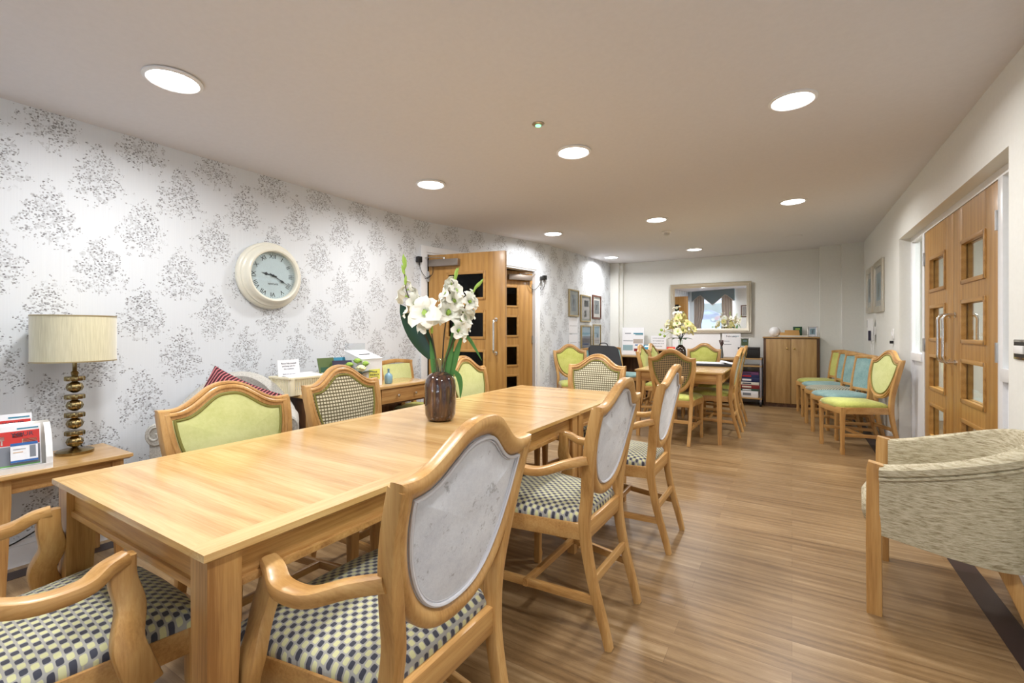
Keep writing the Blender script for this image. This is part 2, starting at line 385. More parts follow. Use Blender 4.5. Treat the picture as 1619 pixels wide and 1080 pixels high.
# ------------------------------------------------------------------ the room
H0 = 2.435
XL, XR, YB, YF = -3.29, .875, 8.47, -1.35
def ceil_z(x, y): return H0-.13*min(1, max(0, -x/3.3))*min(1, max(0, (8.4-y)/4.9))
mb = MB(); nx, ny = 22, 26
g = [[Vector((lerp(-3.75, 1.1, i/nx), lerp(-1.5, 8.6, j/ny), 0)) for j in range(ny+1)] for i in range(nx+1)]
for r in g:
    for p in r: p.z = ceil_z(p.x, p.y)
mb.rings([[p for p in r] for r in g], closed=False, cap=False, smooth=True)
mb.b2(-3.75, 1.1, -1.5, 8.6, 2.47, 2.52)
struct('ceiling', mb, 'ceiling_paint')
mb = MB(); mb.b2(-7.5, 4.2, -1.5, 9.0, -.06, 0); struct('floor', mb, 'floor_vinyl')
mb = MB(); mb.b2(XL-.1, XL, YF, 3.475, 0, 2.47); struct('wall_left', mb, 'wallpaper', ((0, 0, 0), (0, 1, 0), 0))
# angled door wall and the straight piece beyond it
A = Vector((-3.29, 3.475, 0)); B = Vector((-2.905, 5.76, 0)); dAB = (B-A).normalized(); nAB = Vector((dAB.y, -dAB.x, 0)); LAB = (B-A).length
RAB = Matrix.Rotation(math.atan2(dAB.y, dAB.x), 4, 'Z')
def onAB(s, off=0, z=0): p = A+dAB*s+nAB*off; return Vector((p.x, p.y, z))
def boxAB(mb, s0, s1, o0, o1, z0, z1, bev=0): mb.box(onAB((s0+s1)/2, (o0+o1)/2, (z0+z1)/2), (s1-s0, abs(o1-o0), z1-z0), bev, RAB)
S0, S1, DH = .13, 2.03, 2.0
mb = MB(); boxAB(mb, 0, S0, -.1, 0, 0, 2.47); boxAB(mb, S1, LAB, -.1, 0, 0, 2.47); boxAB(mb, S0, S1, -.1, 0, DH, 2.47)
struct('wall_left_door_side', mb, 'wallpaper', (A, dAB, 3.475))
mb = MB(); mb.b2(-3.02, -2.92, 5.74, 8.6, 0, 2.47); struct('wall_left_far', mb, 'wallpaper', ((0, 0, 0), (0, 1, 0), .04))
mb = MB(); mb.b2(-3.1, 1.1, YB, YB+.1, 0, 2.47); struct('wall_back', mb, 'wall_paint')
mb = MB(); mb.b2(-2.92, -2.76, 8.33, YB, 0, 2.47); mb.b2(-2.76, -2.70, 8.40, YB, 0, 2.47); struct('trim_1', mb, 'wall_paint')
mb = MB(); mb.b2(.36, .62, 8.27, YB, 0, 2.47); mb.b2(.62, .90, 8.17, YB, 0, 2.47); struct('trim_2', mb, 'wall_paint')
OY0, OY1, OZ = 3.075, 5.675, 2.045
mb = MB(); mb.b2(XR, XR+.14, YF, OY0, 0, 2.47); mb.b2(XR, XR+.14, OY1, YB, 0, 2.47); mb.b2(XR, XR+.14, OY0, OY1, OZ, 2.47)
struct('wall_right', mb, 'wall_paint')
# front wall with two windows (behind the viewpoint, seen in the mirror)
mb = MB()
WN = [(-3.0, -1.9), (-.95, .45)]
for x0, x1, z0, z1 in ((-3.4, -3.0, 0, 2.47), (-3.0, -1.9, 0, .75), (-3.0, -1.9, 2.15, 2.47), (-1.9, -.95, 0, 2.47), (-.95, .45, 0, .75), (-.95, .45, 2.15, 2.47), (.45, 1.1, 0, 2.47)):
    mb.b2(x0, x1, YF-.12, YF, z0, z1)
struct('wall_front', mb, 'wall_paint')
for i, (x0, x1) in enumerate(WN):
    mb = MB(); yy = YF-.08
    for a, b, c, d in ((x0, x1, .75, .80), (x0, x1, 2.1, 2.15), (x0, x0+.05, .8, 2.1), (x1-.05, x1, .8, 2.1)):
        mb.b2(a, b, yy-.03, yy+.03, c, d)
    win = struct('window_%d' % (i+1), mb, 'white_paint')
    mb = MB(); mb.b2(x0, x1, YF-.02, YF+.12, .73, .76, .006); obj('window_sill', mb, 'white_paint', win)
    mb = MB(); mb.b2(x0+.05, x1-.05, yy-.003, yy+.003, .8, 2.1); obj('window_pane', mb, 'pane_glass', win)
# skirtings, coved vinyl edge, dark floor border
def skirt(name, x0, x1, y0, y1): mb = MB(); mb.b2(x0, x1, y0, y1, .02, .115); mb.b2(x0, x1, y0, y1, .115, .125); struct(name, mb, 'trim_paint')
mb = MB(); mb.b2(XL, XL+.016, YF, 3.46, 0, .1); mb.b2(XL, XL+.010, YF, 3.46, .1, .125, .002)
struct('baseboard_left', mb, 'trim_paint')
mb = MB(); mb.b2(-2.92, -2.905, 5.8, 8.33, 0, .12, .003); struct('baseboard_left_far', mb, 'trim_paint')
mb = MB(); mb.b2(XR-.016, XR, YF, OY0, 0, .1); mb.b2(XR-.010, XR, YF, OY0, .1, .125, .002); mb.b2(XR-.016, XR, OY1, 8.17, 0, .12, .003); struct('baseboard_right', mb, 'trim_paint')
mb = MB(); mb.b2(-2.76, .36, YB-.015, YB, 0, .12, .003); struct('baseboard_back', mb, 'trim_paint')
mb = MB(); mb.b2(-3.225, -3.125, YF, 3.3, 0, .0015); struct('trim_3', mb, 'border_strip')
mb = MB(); mb.b2(.68, .775, YF, 7.9, 0, .0015); struct('trim_4', mb, 'border_strip')
mb = MB(); boxAB(mb, 0, S0-.01, 0, .015, 0, .12); boxAB(mb, S1+.08, LAB, 0, .015, 0, .12); struct('baseboard_left_door_side', mb, 'trim_paint')

# corridor behind the left doors (unlit, its darkness also painted into the wall colour) and lobby behind the right doors
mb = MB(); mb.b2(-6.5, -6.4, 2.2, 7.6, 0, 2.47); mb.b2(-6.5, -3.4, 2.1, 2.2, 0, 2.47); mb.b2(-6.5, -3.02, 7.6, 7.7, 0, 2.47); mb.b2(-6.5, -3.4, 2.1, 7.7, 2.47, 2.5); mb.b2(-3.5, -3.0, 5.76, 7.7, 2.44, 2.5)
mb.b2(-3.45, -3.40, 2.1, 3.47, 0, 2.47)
struct('wall_corridor', mb, 'corridor_shade')
mb = MB(); mb.b2(3.6, 3.7, 1.5, 8.0, 0, 2.47); mb.b2(1.0, 3.7, 1.4, 1.5, 0, 2.47); mb.b2(1.0, 3.7, 8.0, 8.1, 0, 2.47); mb.b2(1.0, 3.7, 1.4, 8.1, 2.47, 2.5)
struct('wall_lobby', mb, 'wall_paint')
area('lobby_light', (2.3, 5.0, 2.4), (0, 0, 0), .5, .5, 80, (1, .98, .96))

# ------------------------------------------------------------------ doors
PZ = [(1.49, 1.755), (1.098, 1.363), (.706, .971), (.314, .579)]
def door_leaf(name, kind_struct, w, h, px0, px1, handle_x, loc, rz, hinge_side, closer=None, handle_side=-1, glass='pane_glass'):
    """leaf in local x 0..w (hinge at 0), thickness along y, front face towards -y"""
    T = .044; mb = MB()
    def zs():
        e = [h]; [e.extend((b, a)) for a, b in PZ]; e.append(.005); return e
    mb.b2(0, px0, -T/2, T/2, .005, h, .002); mb.b2(px1, w, -T/2, T/2, .005, h, .002)
    e = zs()
    for i in range(0, len(e), 2): mb.b2(px0, px1, -T/2, T/2, e[i+1], e[i])
    d = struct(name, mb, 'doorZ'); d.location = loc; d.rotation_euler = (0, 0, rz)
    for a, b in PZ:
        mb = MB()
        for sgn in (-1, 1):
            y0, y1 = (-T/2-.008, -.004) if sgn < 0 else (.004, T/2+.008)
            mb.b2(px0-.012, px0+.014, y0, y1, a-.012, b+.012, .002); mb.b2(px1-.014, px1+.012, y0, y1, a-.012, b+.012, .002)
            mb.b2(px0, px1, y0, y1, b-.014, b+.012, .002); mb.b2(px0, px1, y0, y1, a-.012, a+.014, .002)
        f = obj('glazing_bead', mb, 'doorX', d)
        mb = MB(); mb.b2(px0+.01, px1-.01, -.003, .003, a+.01, b-.01); obj('glass_pane', mb, glass, d)
    mb = MB(); z0, z1 = .93, 1.30
    for s in ((-1, 1) if handle_side == 0 else (handle_side,)):
        y = s*(T/2+.065)
        mb.tube(catmull([(handle_x, s*T/2, z0+.02), (handle_x, s*(T/2+.045), z0+.02), (handle_x, y, z0+.045), (handle_x, y, z0+.1), (handle_x, y, z1-.1), (handle_x, y, z1-.045), (handle_x, s*(T/2+.045), z1-.02), (handle_x, s*T/2, z1-.02)], 4), .0105, 10)
        for z in (z0+.02, z1-.02): mb.lathe([(.019, s*T/2), (.019, s*(T/2+.006))], (handle_x, 0, z), 16, axis='Y')
    hd = obj('pull_handle', mb, 'chrome', d); hd['label'] = 'D-shaped chrome pull handle'
    mb = MB()
    for z in (.22, 1.05, h-.22):
        mb.b2(-.012, .012, hinge_side*T/2-.004, hinge_side*T/2+.010, z-.05, z+.05, .002)
        mb.tube([(-.002, hinge_side*(T/2+.008), z-.055), (-.002, hinge_side*(T/2+.008), z+.055)], .008, 8)
    obj('hinge', mb, 'steel', d)
    if closer:
        cx, sd = closer; y = sd*T/2
        mb = MB(); mb.b2(cx, cx+.34, min(y, y+sd*.06), max(y, y+sd*.06), h-.125, h-.055, .004); cl = obj('door_closer', mb, 'closer_metal', d)
        mb = MB(); mb.tube([(cx+.17, y+sd*.03, h-.055), (cx+.17, y+sd*.03, h-.035)], .012, 8)
        mb.bar([(cx+.17, y+sd*.03, h-.035), (cx+.06, y+sd*.05, h-.03), (cx-.06, y+sd*.03, h-.028)], .018, .005); obj('closer_arm', mb, 'steel', cl)
        mb = MB(); mb.tube(catmull([(cx+.04, y+sd*.03, h-.12), (cx+.035, y+sd*.035, h-.2), (cx-.03, y+sd*.04, h-.245), (cx-.1, y+sd*.03, h-.20), (cx-.16, y+sd*.03, h-.11)], 5), .0035, 6)
        mb.b2(cx-.18, cx-.14, y+sd*.0, y+sd*.05, h-.11, h-.06, .004)
        cbl = obj('closer_cable', mb, 'black_plastic', cl)
    return d
# left pair: one leaf opened into the room, the other into the corridor
HW = .90
pA = onAB(.185, .02); pB = onAB(1.985, -.05)
dirA = Vector((-2.43, 3.80, 0))-pA; angA = math.atan2(dirA.y, dirA.x)
door_leaf('door_1', 1, .86, 1.955, .22, .64, .765, (pA.x, pA.y, 0), angA, -1, closer=(.03, -1), handle_side=0, glass='dark_glass')
dB = Vector((-sin(RD(34)), -cos(RD(34)), 0)); angB = math.atan2(dB.y, dB.x)
door_leaf('door_2', 1, .86, 1.965, .22, .64, .765, (pB.x, pB.y, 0), angB, 1, closer=(.03, 1), handle_side=0, glass='dark_glass')
mb = MB()   # architrave and lining, left
boxAB(mb, S0, S0+.035, -.11, .006, 0, DH); boxAB(mb, S1-.035, S1, -.11, .006, 0, DH); boxAB(mb, S0+.035, S1-.035, -.11, .006, DH-.03, DH)
boxAB(mb, S0-.055, S0+.01, 0, .018, 0, DH+.055, .003); boxAB(mb, S1-.01, S1+.055, 0, .018, 0, DH+.055, .003); boxAB(mb, S0+.01, S1-.01, 0, .018, DH-.01, DH+.055, .003)
struct('trim_5', mb, 'trim_paint')
# right pair, closed, in a white glazed screen
XD = .965
door_leaf('door_3', 1, .83, 1.995, .20, .63, .765, (XD+.022, 3.528, 0), RD(90), 1, handle_side=0)
d4 = door_leaf('door_4', 1, .79, 1.995, .17, .60, .725, (XD+.022, 5.152, 0), RD(-90), -1, handle_side=0)
mb = MB(); X0, X1 = XD-.005, XD+.055
mb.b2(X0, X1, OY0, OY1, 1.998, OZ+.01); 
for y0, y1 in ((OY0, OY0+.05), (3.455, 3.522), (5.158, 5.225), (OY1-.05, OY1)): mb.b2(X0, X1, y0, y1, 0, 2.0, .002)
for y0, y1 in ((OY0+.05, 3.455), (5.225, OY1-.05)):
    mb.b2(X0-.01, X1, y0, y1, .90, .97, .003); mb.b2(X0, X1, y0, y1, 0, .12); mb.b2(X0+.02, X1-.02, y0, y1, .12, .9)
fr = struct('trim_6', mb, 'trim_paint')
mb = MB(); mb.b2(XD+.02, XD+.026, OY0+.05, 3.455, .97, 2.0); mb.b2(XD+.02, XD+.026, 5.225, OY1-.05, .97, 2.0)
struct('window_3', mb, 'pane_glass')

# ------------------------------------------------------------------ ceiling fittings
def downlight(x, y, label, power):
    z = ceil_z(x, y)
    t = thing('ceiling_light', label, 'ceiling light', (x, y, z), 0, 'recessed ceiling lights')
    mb = MB(); mb.lathe([(.1, 0), (.118, 0), (.118, -.006), (.104, -.012), (.098, -.008), (.098, 0)], (0, 0, 0), 40); obj('bezel', mb, 'white_paint', t)
    mb = MB(); mb.lathe([(.0, -.003), (.099, -.003), (.099, -.007), (0, -.007)], (0, 0, 0), 40); obj('diffuser', mb, 'lamp_glow', t)
    l = bpy.data.lights.new('lamp', 'AREA'); l.shape = 'DISK'; l.size = .19; l.energy = power; l.color = (1, .985, .965); l.spread = RD(165)
    o = bpy.data.objects.new('lamp', l); C.objects.link(o); o.parent = t; o.location = (0, 0, -.016)
PW = 12
for x, y, lb in [(-2.457, 1.0, 'round recessed ceiling light at upper left, nearest the wall clock'),
                 (-1.27, .42, 'round recessed ceiling light above the near end of the long table'),
                 (.005, .6, 'round recessed ceiling light overhead on the right near the window'),
                 (.003, 2.946, 'round recessed ceiling light at upper right, above the floor before the tub chair'),
                 (-1.265, 2.875, 'round recessed ceiling light above the far end of the long table'),
                 (-2.454, 2.779, 'round recessed ceiling light between clock and opened door'),
                 (.008, 5.248, 'round recessed ceiling light on the right, level with the wooden double doors'),
                 (-2.51, 5.08, 'round recessed ceiling light in front of the left double doors'),
                 (-1.279, 5.164, 'round recessed ceiling light beside the smoke detector'),
                 (-1.28, 7.486, 'round recessed ceiling light nearest the big mirror'),
                 (-2.606, 7.5, 'round recessed ceiling light in the far left corner by framed prints')]:
    downlight(x, y, lb, PW)
t = thing('emergency_light', 'small round green-lit emergency light in the ceiling', 'emergency light', (-1.272, 2.379, ceil_z(-1.27, 2.38)))
mb = MB(); mb.lathe([(0, 0), (.036, 0), (.036, -.004), (.022, -.010), (0, -.010)], (0, 0, 0), 24); obj('bezel', mb, 'steel', t)
mb = MB(); mb.lathe([(0, -.009), (.018, -.009), (.016, -.014), (0, -.015)], (0, 0, 0), 20); obj('lens', mb, 'green_glow', t)
t = thing('smoke_detector', 'white domed smoke detector on the ceiling near the middle lights', 'smoke detector', (-1.333, 5.884, ceil_z(-1.33, 5.88)))
mb = MB(); mb.lathe([(0, 0), (.052, 0), (.052, -.014), (.046, -.02), (0, -.02)], (0, 0, 0), 24); obj('base', mb, 'white_plastic', t)
mb = MB(); mb.lathe([(0, -.018), (.036, -.02), (.034, -.045), (.022, -.052), (0, -.052)], (0, 0, 0), 24); obj('sensor_head', mb, 'silver_frame', t)
mb = MB(); mb.lathe([(.085, 0), (.115, 0), (.115, -.004), (.1, -.007), (.085, -.004)], (0, 0, 0), 32)
o = obj('ceiling_speaker', mb, 'ceiling_paint'); o.location = (.007, 7.2, ceil_z(0, 7.2)); tag(o, 'flat cream round ceiling ring near the far right corner', 'ceiling speaker')
# ------------------------------------------------------------------ chairs
def mirror_pts(pts): return pts+[(-x, z) for x, z in reversed(pts) if abs(x) > 1e-6]
def yback(z): return .205+(z-.46)*.13+max(0, z-.6)**2*.25
OUT = [(0, .985), (.035, .981), (.07, .966), (.105, .940), (.14, .914), (.17, .899), (.20, .894), (.238, .897),
       (.236, .86), (.232, .82), (.226, .78), (.218, .74), (.207, .70), (.193, .66), (.174, .62), (.150, .585), (.120, .555), (.085, .532), (.045, .518), (0, .513)]
INN = [(0, .938), (.030, .935), (.058, .922), (.087, .899), (.118, .874), (.148, .858), (.175, .853), (.196, .852),
       (.195, .83), (.192, .80), (.187, .765), (.179, .73), (.168, .695), (.155, .664), (.139, .635), (.119, .608), (.095, .586), (.067, .569), (.035, .559), (0, .556)]
def refine(half):
    f = lambda q: [(p.x, p.z) for p in catmull([(x, 0, z) for x, z in q], 3)]
    return f(half[:8])[:-1]+f(half[7:])
def loop_full(half):
    half = refine(half); return half+[(-x, z) for x, z in reversed(half[1:-1])]
def shield(parent, fm, rm, fg, rg):
    o, i = loop_full(OUT), loop_full(INN); n = len(o); rings = []
    for (ox, oz), (ix, iz) in zip(o, i):
        yo, yi = yback(oz), yback(iz); T = .023
        P = lambda k, y, d: Vector((lerp(ox, ix, k), lerp(yo, yi, k)+y, lerp(oz, iz, k)))
        rings.append([P(0, -T*.35, 0), P(.05, -T*.62, 0), P(.22, -T*.68, 0), P(.26, -T*.5, 0), P(.34, -T*.9, 0), P(.46, -T*1.02, 0), P(.6, -T*.95, 0), P(.66, -T*.62, 0), P(.92, -T*.6, 0), P(1, -T*.4, 0),
                      P(1, T*.45, 0), P(.85, T*.72, 0), P(.6, T*.98, 0), P(.4, T*1.05, 0), P(.18, T*.92, 0), P(.04, T*.7, 0), P(0, T*.4, 0)])
    mb = MB(); mb.rings(rings, loop=True, smooth=True); bf = obj('back_frame', mb, 'beechZ', parent)
    L3 = lambda y, k=1.0: [Vector((x*k, yback(z)+y, .745+(z-.745)*k)) for x, z in i]
    mb = MB(); mb.dome(L3(-.010, 1.01), (0, yback(.745)-.010, .745), (0, -.018, 0), 6); obj('backrest', mb, fm, parent)
    mb = MB(); mb.dome(L3(.010, 1.01), (0, yback(.745)+.010, .745), (0, .012, 0), 6); obj('backrest_rear', mb, rm, parent)
    mb = MB(); c = L3(-.015, .972); mb.tube(c+[c[0]], .0052, 6, cap=False); obj('front_gimp', mb, fg, bf)
    mb = MB(); c = L3(.015, .972); mb.tube(c+[c[0]], .0045, 6, cap=False); c = L3(.0135, .93); mb.tube(c+[c[0]], .0016, 5, cap=False); obj('rear_gimp', mb, rg, bf)
def square_back(parent, fm, rm):
    mb = MB(); w = .19
    for s in (-1, 1): mb.bar([(s*.185, yback(.46), .46), (s*.188, yback(.65), .65), (s*.195, yback(.88), .88)], .034, .03, up=(1, 0, 0))
    mb.bar(catmull([(-.21, yback(.87)-.004, .868), (0, yback(.885)+.006, .886), (.21, yback(.87)-.004, .868)], 6), .032, .036)
    mb.bar([(-.185, yback(.52), .52), (.185, yback(.52), .52)], .028, .032)
    obj('back_frame', mb, 'beechZ', parent)
    for nm, mt, y in (('backrest', fm, -1), ('backrest_rear', rm, 1)):
        lp = [Vector((sx*lerp(.172, .178, (z-.53)/.32), yback(z)+y*.009, z)) for sx, z in ((-1, .532), (1, .532), (1, .62), (1, .7), (1, .8), (1, .858), (-1, .858), (-1, .8), (-1, .7), (-1, .62))]
        mb = MB(); mb.dome(lp, (0, yback(.70)+y*.009, .695), (0, y*.014, 0), 5); obj(nm, mb, mt, parent)
def make_chair(label, style, arms, seat_m, front_m, rear_m, fg, rg, loc, rz, group, name=None, cat='chair', curved=False):
    t = thing(name or ('carver_chair' if arms else 'dining_chair'), label, cat, loc, rz, group)
    fw, rw, fy, ry = (.27, .19, -.25, .20) if arms else (.235, .18, -.23, .20)
    # seat cushion
    N = 9; loop = []
    def plan(u):   # closed rounded trapezoid, u in 0..1
        pts = [(-fw+.01, fy+.035), (-fw+.035, fy+.005), (-fw*.5, fy-.008), (0, fy-.012), (fw*.5, fy-.008), (fw-.035, fy+.005), (fw-.01, fy+.035),
               (lerp(fw, rw, .4)-.006, lerp(fy, ry, .4)), (rw+.002, ry-.03), (rw-.02, ry), (0, ry+.004), (-rw+.02, ry), (-rw-.002, ry-.03), (-lerp(fw, rw, .4)+.006, lerp(fy, ry, .4))]
        return pts
    pl = plan(0); cx, cy = 0, -.02; mb = MB(); rings = []
    for k, z in ((1.0, .448), (1.012, .458), (1.012, .468), (.985, .480), (.93, .490), (.84, .499), (.7, .506), (.5, .512), (.25, .515), (.01, .516)):
        rings.append([Vector((cx+(x-cx)*k, cy+(y-cy)*k, z-.012)) for x, y in pl])
    mb.rings(rings, cap=True); obj('seat', mb, seat_m, t)
    mb = MB()
    mb.bar([(-fw+.02, fy+.012, .415), (0, fy-.002, .415), (fw-.02, fy+.012, .415)], .024, .062, r=.15)
    for s in (-1, 1): mb.bar([(s*(fw-.014), fy+.01, .415), (s*(lerp(fw, rw, .5)-.008), lerp(fy, ry, .5), .415), (s*(rw-.006), ry+.01, .415)], .024, .062, r=.15)
    mb.bar([(-rw, ry+.012, .415), (rw, ry+.012, .415)], .024, .066, r=.15); obj('seat_frame', mb, 'beechX', t)
    for s in (-1, 1):
        mb = MB(); x = s*(fw-.022); y = fy+.022
        mb.bar([(x, y, 0), (x, y, .02), (x, y, .045), (x, y, .07), (x, y, .30), (x, y, .445)], [.030, .032, .036, .029, .036, .042], [.030, .032, .036, .029, .036, .042], up=(0, 1, 0), smooth=False)
        obj('leg', mb, 'beechZ', t)
        mb = MB()
        top = [(s*.196, yback(.64)+.002, .64), (s*.210, yback(.72)+.001, .72), (s*.2175, yback(.80), .80), (s*.2205, yback(.884), .884)] if style == 'shield' else [(s*.187, yback(.55), .55)]
        path = [(s*.172, .305, 0), (s*.174, .285, .08), (s*.177, .245, .22), (s*.18, .218, .36), (s*.183, .212, .45), (s*.180, .220, .54)]+top
        n = len(catmull(path, 4)); sz = [lerp(.026, .042, min(1, k/(n*.45))) for k in range(n)]
        sx = [.034]*n
        mb.bar(catmull(path, 4), sz, sx, up=(1, 0, 0)); obj('leg', mb, 'beechZ', t)
    # stretchers: two sides, one crossing, one at the rear
    for s in (-1, 1):
        mb = MB(); mb.bar([(s*(fw-.024), fy+.03, .185), (s*.178, .258, .165)], .018, .032); obj('stretcher', mb, 'beechY', t)
    mb = MB(); mb.bar([(-(fw*.86), -.02, .178), ((fw*.86), -.02, .178)], .018, .030); obj('stretcher', mb, 'beechX', t)
    mb = MB(); mb.bar([(-.175, .243, .235), (.175, .243, .235)], .018, .034); obj('stretcher', mb, 'beechX', t)
    if style == 'shield': shield(t, front_m, rear_m, fg, rg)
    else: square_back(t, front_m, rear_m)
    if arms:
        for s in (-1, 1):
            mb = MB()
            a = catmull([(s*.215, yback(.69)+.002, .695), (s*.235, .16, .672), (s*.262, .07, .640), (s*.268, -.01, .638), (s*.258, -.052, .658), (s*.250, -.088, .666)], 5)
            n = len(a); mb.bar(a, [lerp(.030, .050, sin(pi*k/(n-1))*.7+.3*k/n) for k in range(n)], [lerp(.034, .030, k/n) for k in range(n)], r=.5)
            arm = obj('arm', mb, 'beechY', t)
            mb = MB(); p = catmull([(s*.250, -.082, .672), (s*.250, -.082, .62), (s*.262, -.092, .56), (s*.288, -.078, .50), (s*.297, -.088, .45), (s*.292, -.108, .388)], 5)
            n = len(p); mb.bar(p, [lerp(.046, .066, k/(n-1)) for k in range(n)], .030, up=(1, 0, 0), r=.3); obj('arm_support', mb, 'beechZ', arm)
    return t
GT = 'chairs around the long dining table'; GS = 'chairs around the small square table'; GW = 'chairs lined up along the right wall'
SC, GG, GV = 'seat_check', 'gimp_green', 'gimp_silver'
make_chair('nearest of the three silver-backed carvers on the right of the long table', 'shield', True, SC, 'velvet_pale', 'velvet_silver', GG, GV, (-.89, .83, 0), RD(-90), GT)
make_chair('middle of the three silver-backed carvers on the right of the long table', 'shield', True, SC, 'velvet_pale', 'velvet_silver', GG, GV, (-.874, 1.80, 0), RD(-91), GT)
make_chair('farthest of the three silver-backed carvers on the right of the long table', 'shield', True, SC, 'velvet_pale', 'velvet_silver', GG, GV, (-.855, 2.65, 0), RD(-90), GT)
make_chair('carver with checked seat at the near end of the long table, back out of view', 'shield', True, SC, 'velvet_pale', 'velvet_silver', GG, GV, (-1.515, .335, 0), RD(180), GT)
o = make_chair('shield-back chair with pale green velvet back, nearest on the wall side of the long table', 'shield', False, SC, 'velvet_pale', 'velvet_silver', GG, GV, (-1.745, 1.03, 0), RD(90), GT); o.scale = (1.10, 1, .972)
make_chair('chair with cream dotted back on the wall side of the long table, before the desk', 'shield', False, SC, 'back_check', 'velvet_silver', GG, GV, (-1.80, 1.645, 0), RD(90), GT)
make_chair('pale green shield-back chair behind the tall vase on the wall side of the table', 'shield', False, SC, 'velvet_pale', 'velvet_silver', GG, GV, (-1.79, 2.73, 0), RD(90), GT)
make_chair('chair with cream dotted back at the far end of the long table', 'shield', False, SC, 'back_check', 'velvet_silver', GG, GV, (-1.335, 3.21, 0), RD(0), GT)
# small table group
make_chair('shield-back chair with dark woven-check back at the near side of the small table', 'shield', False, 'seat_lime', 'velvet_lime', 'back_check_dark', GG, GG, (-1.06, 5.17, 0), RD(180), GS)
make_chair('green-seated chair seen edge-on, nearer of two on the right of the small table', 'shield', False, 'seat_lime', 'velvet_lime', 'back_check', GG, GG, (-.79, 5.73, 0), RD(-90), GS)
make_chair('green-seated chair seen edge-on, farther of two on the right of the small table', 'shield', False, 'seat_lime', 'velvet_lime', 'back_check', GG, GG, (-.80, 6.45, 0), RD(-90), GS)
make_chair('lime green shield-back chair at the far side of the small table, under the mirror', 'shield', False, 'seat_lime', 'velvet_lime', 'velvet_silver', GG, GV, (-1.13, 7.12, 0), RD(0), GS)
make_chair('green shield-back chair, nearer of two on the left of the small table', 'shield', False, 'seat_lime', 'velvet_lime', 'velvet_silver', GG, GV, (-1.46, 6.25, 0), RD(90), GS)
make_chair('green shield-back chair, farther of two on the left of the small table', 'shield', False, 'seat_lime', 'velvet_lime', 'velvet_silver', GG, GV, (-1.50, 6.95, 0), RD(90), GS)
make_chair('lime green shield-back chair standing alone against the wallpaper by the framed prints', 'shield', False, 'seat_lime', 'velvet_lime', 'velvet_silver', GG, GV, (-2.50, 5.72, 0), RD(38), None)
# right wall row
make_chair('lime green shield-back chair at the near end of the row by the double doors', 'shield', False, 'seat_lime', 'velvet_pale', 'velvet_silver', GG, GV, (.53, 5.60, 0), RD(-70), GW)
for (x, y), sm, bm_, lb in [((.49, 6.27), 'velvet_teal', 'velvet_teal', 'square-back teal chair directly behind the green shield-back chair in the row'),
                            ((.44, 6.80), 'seat_check', 'velvet_teal', 'square-back teal chair with checked seat, third in the row'),
                            ((.41, 7.30), 'velvet_teal', 'velvet_teal', 'square-back teal chair second from the corner in the row'),
                            ((.36, 7.77), 'seat_lime', 'velvet_lime', 'square-back lime green chair nearest the wooden cupboard')]:
    make_chair(lb, 'square', False, sm, bm_, bm_, GG, GG, (x, y, 0), RD(-62), GW)
# desk chair, teal pair by the bag
make_chair('square-back pale green chair tucked between the writing desk and the wall', 'square', False, 'seat_lime', 'velvet_pale', 'velvet_pale', GG, GG, (-2.93, 3.13, 0), RD(90), None)
make_chair('teal square-back chair behind the black case, backed to the papered wall', 'square', False, 'velvet_teal', 'velvet_teal', 'velvet_teal', GG, GG, (-2.50, 6.75, 0), RD(50), None)
make_chair('teal square-back chair between the black case and the far desk', 'square', False, 'velvet_teal', 'velvet_teal', 'velvet_teal', GG, GG, (-2.30, 7.30, 0), RD(70), None)

